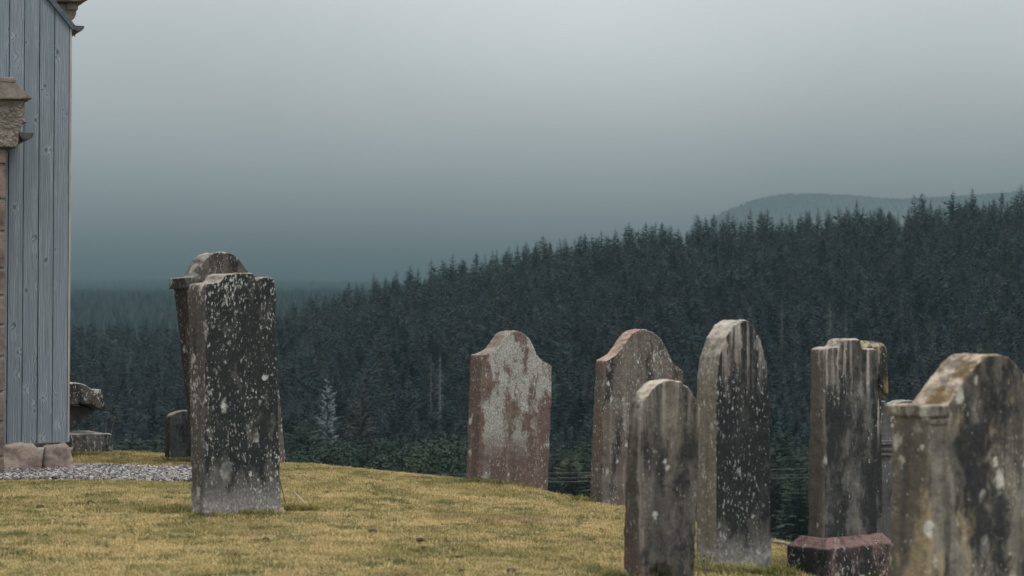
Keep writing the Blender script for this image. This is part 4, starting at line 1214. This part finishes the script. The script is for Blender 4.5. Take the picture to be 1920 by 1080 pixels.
for u, vt, Y, w in ((655, 590, 230, .35), (735, 640, 190, .4), (905, 560, 250, .35), (1085, 520, 260, .35), (1180, 560, 230, .4), (1330, 545, 220, .3), (1405, 500, 262, .35), (1690, 560, 200, .4), (1760, 500, 250, .35), (245, 640, 230, .35), (575, 640, 200, .35)):
    p = at(u, vt, Y); g = gz(p.x, Y)
    tree('dead_spire', DED[1], p.x, Y, max(.3, (p.z - g) / 9.0), w, random.uniform(0, 6.28), 'thin grey dead spire standing among the dark spruces of the slope', 'dead spires scattered through the plantation', 'branches', z=g)
# green growth along the foot of the slope
r = random.Random(5)
def foot(kind, meshes, hm, u, vt, Y, label, group, sxy=1.0):
    p = at(u, vt, Y); g = gz(p.x, Y)
    s = (p.z - g) / hm
    if s > .12:
        tree(kind, meshes, p.x, Y, s, sxy, r.uniform(0, 6.28), label, group, z=g)
for k in range(34):
    u = 545 + 335 * (k + r.random()) / 34
    vt = r.uniform(800, 850) - 12 * math.sin(u / 40)
    foot('young_spruce', YNG[k % 3], 12.0, u, vt, r.uniform(108, 119), 'small dark green young spruce above the lawn edge between the tall dark and red gravestones', 'young trees at the forest foot left of the red gravestone', r.uniform(1.3, 2.0))
for k in range(13):
    u = 540 + 340 * (k + r.random()) / 13
    foot('broadleaf_bush', BRD[k % 3], 5.0, u, r.uniform(822, 862), r.uniform(101, 108), 'leafy green bush above the lawn edge between the tall dark and red gravestones', 'leafy bushes at the forest foot left of the red gravestone', 1.0)
for k in range(12):
    u = 1035 + 75 * (k + r.random()) / 12
    foot('young_spruce', YNG[k % 3], 12.0, u, r.uniform(800, 870), r.uniform(106, 118), 'small young spruce at the forest foot, in the gap right of the red gravestone', 'young trees in the gap right of the red gravestone', r.uniform(1.3, 1.9))
for k in range(14):
    u = 1425 + 100 * (k + r.random()) / 14
    foot('young_spruce', YNG[k % 3], 12.0, u, r.uniform(790, 940), r.uniform(102, 118), 'small young green spruce in the gap between tall black-faced and stepped gravestones', 'young trees in the gap left of the stepped gravestone', r.uniform(1.2, 1.8))
for k in range(10):
    u = 135 + 200 * (k + r.random()) / 10
    foot('young_spruce', YNG[k % 3], 12.0, u, r.uniform(790, 840), r.uniform(106, 118), 'small young spruce at the forest foot between boarded wall and tall dark gravestone', 'young trees right of the boarded wall', r.uniform(1.3, 1.9))

# far woods: ragged nap on distant slopes, dark at left, painted haze-pale at right
M_FAR_HAZED = crown_mat('far_woods_hazed', (.20, .23, .235), (.25, .28, .28), (.24, .26, .26), hi=(.26, .28, .28))  # needle colour paled to imitate mist over the right ridge
def cone(seed, mat):
    r = random.Random(seed)
    vs_, fs = [], []
    for (z0, z1, rr) in ((0, .62, 1.0), (.35, .84, .7), (.65, 1.0, .42)):
        b = len(vs_)
        for k in range(7):
            a = 6.283 * k / 7; q = rr * r.uniform(.7, 1.2)
            vs_.append((q * math.cos(a) * .19, q * math.sin(a) * .19, z0 + r.uniform(-.05, .05)))
        vs_.append((0, 0, z1))
        for k in range(7): fs.append([b + k, b + (k + 1) % 7, b + 7])
    me = bpy.data.meshes.new('far_spruce'); me.from_pydata(vs_, [], fs); me.update(); me.materials.append(mat)
    return me
cones = [[proto_obj('far_spruce', cone(s, M_CROWN))] for s in range(3)] + [[proto_obj('far_spruce', cone(s, M_FAR_HAZED))] for s in range(3)]
fx, fy, fh = [], [], []
def add(x, y, h): fx.append(x); fy.append(y); fh.append(h)
for _ in range(20000):                                     # left hillside
    y = 560 * (4200 / 560.0) ** random.random(); u = random.uniform(-350, 800)
    add((u - 960) / F * y, y, random.uniform(7, 13))
for _ in range(9000):                                     # far ridge at the right
    x = random.uniform(240, 760)
    add(x, 2725 - 1000 * random.random() ** 1.6, random.uniform(4.0, 8.5))
fx, fy, fh = map(np.array, (fx, fy, fh))
n = len(fx)
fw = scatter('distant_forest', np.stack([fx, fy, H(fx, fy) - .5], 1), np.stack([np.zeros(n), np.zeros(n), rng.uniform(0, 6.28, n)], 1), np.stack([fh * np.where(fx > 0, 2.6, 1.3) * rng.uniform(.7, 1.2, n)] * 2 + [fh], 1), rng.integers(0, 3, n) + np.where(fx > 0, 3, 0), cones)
tag(fw, 'distant forest fading into mist on the far hills', 'forest', None, 'stuff')

# ------------------------------------------------------------------ haze
HT = 224.0
hv = [(-2980, -160, -22), (2980, -160, -22), (2980, 6480, -22), (-2980, 6480, -22), (-2980, -160, HT), (2980, -160, HT), (2980, 6480, HT), (-2980, 6480, HT)]
hf = [[0, 3, 2, 1], [4, 5, 6, 7], [0, 1, 5, 4], [1, 2, 6, 5], [2, 3, 7, 6], [3, 0, 4, 7]]
hm = bpy.data.materials.new('haze'); hm.use_nodes = True
ht = hm.node_tree; ht.nodes.clear()
ho = ht.nodes.new('ShaderNodeOutputMaterial'); pv = ht.nodes.new('ShaderNodeVolumePrincipled')
pv.inputs['Color'].default_value = (.138, .214, .233, 1)
pv.inputs['Density'].default_value = .00070
pv.inputs['Anisotropy'].default_value = 0.0
ht.links.new(pv.outputs[0], ho.inputs['Volume'])
hz = mesh_obj('haze', hv, hf, hm)
tag(hz, 'pale grey mist filling the valley', 'haze', None, 'stuff')
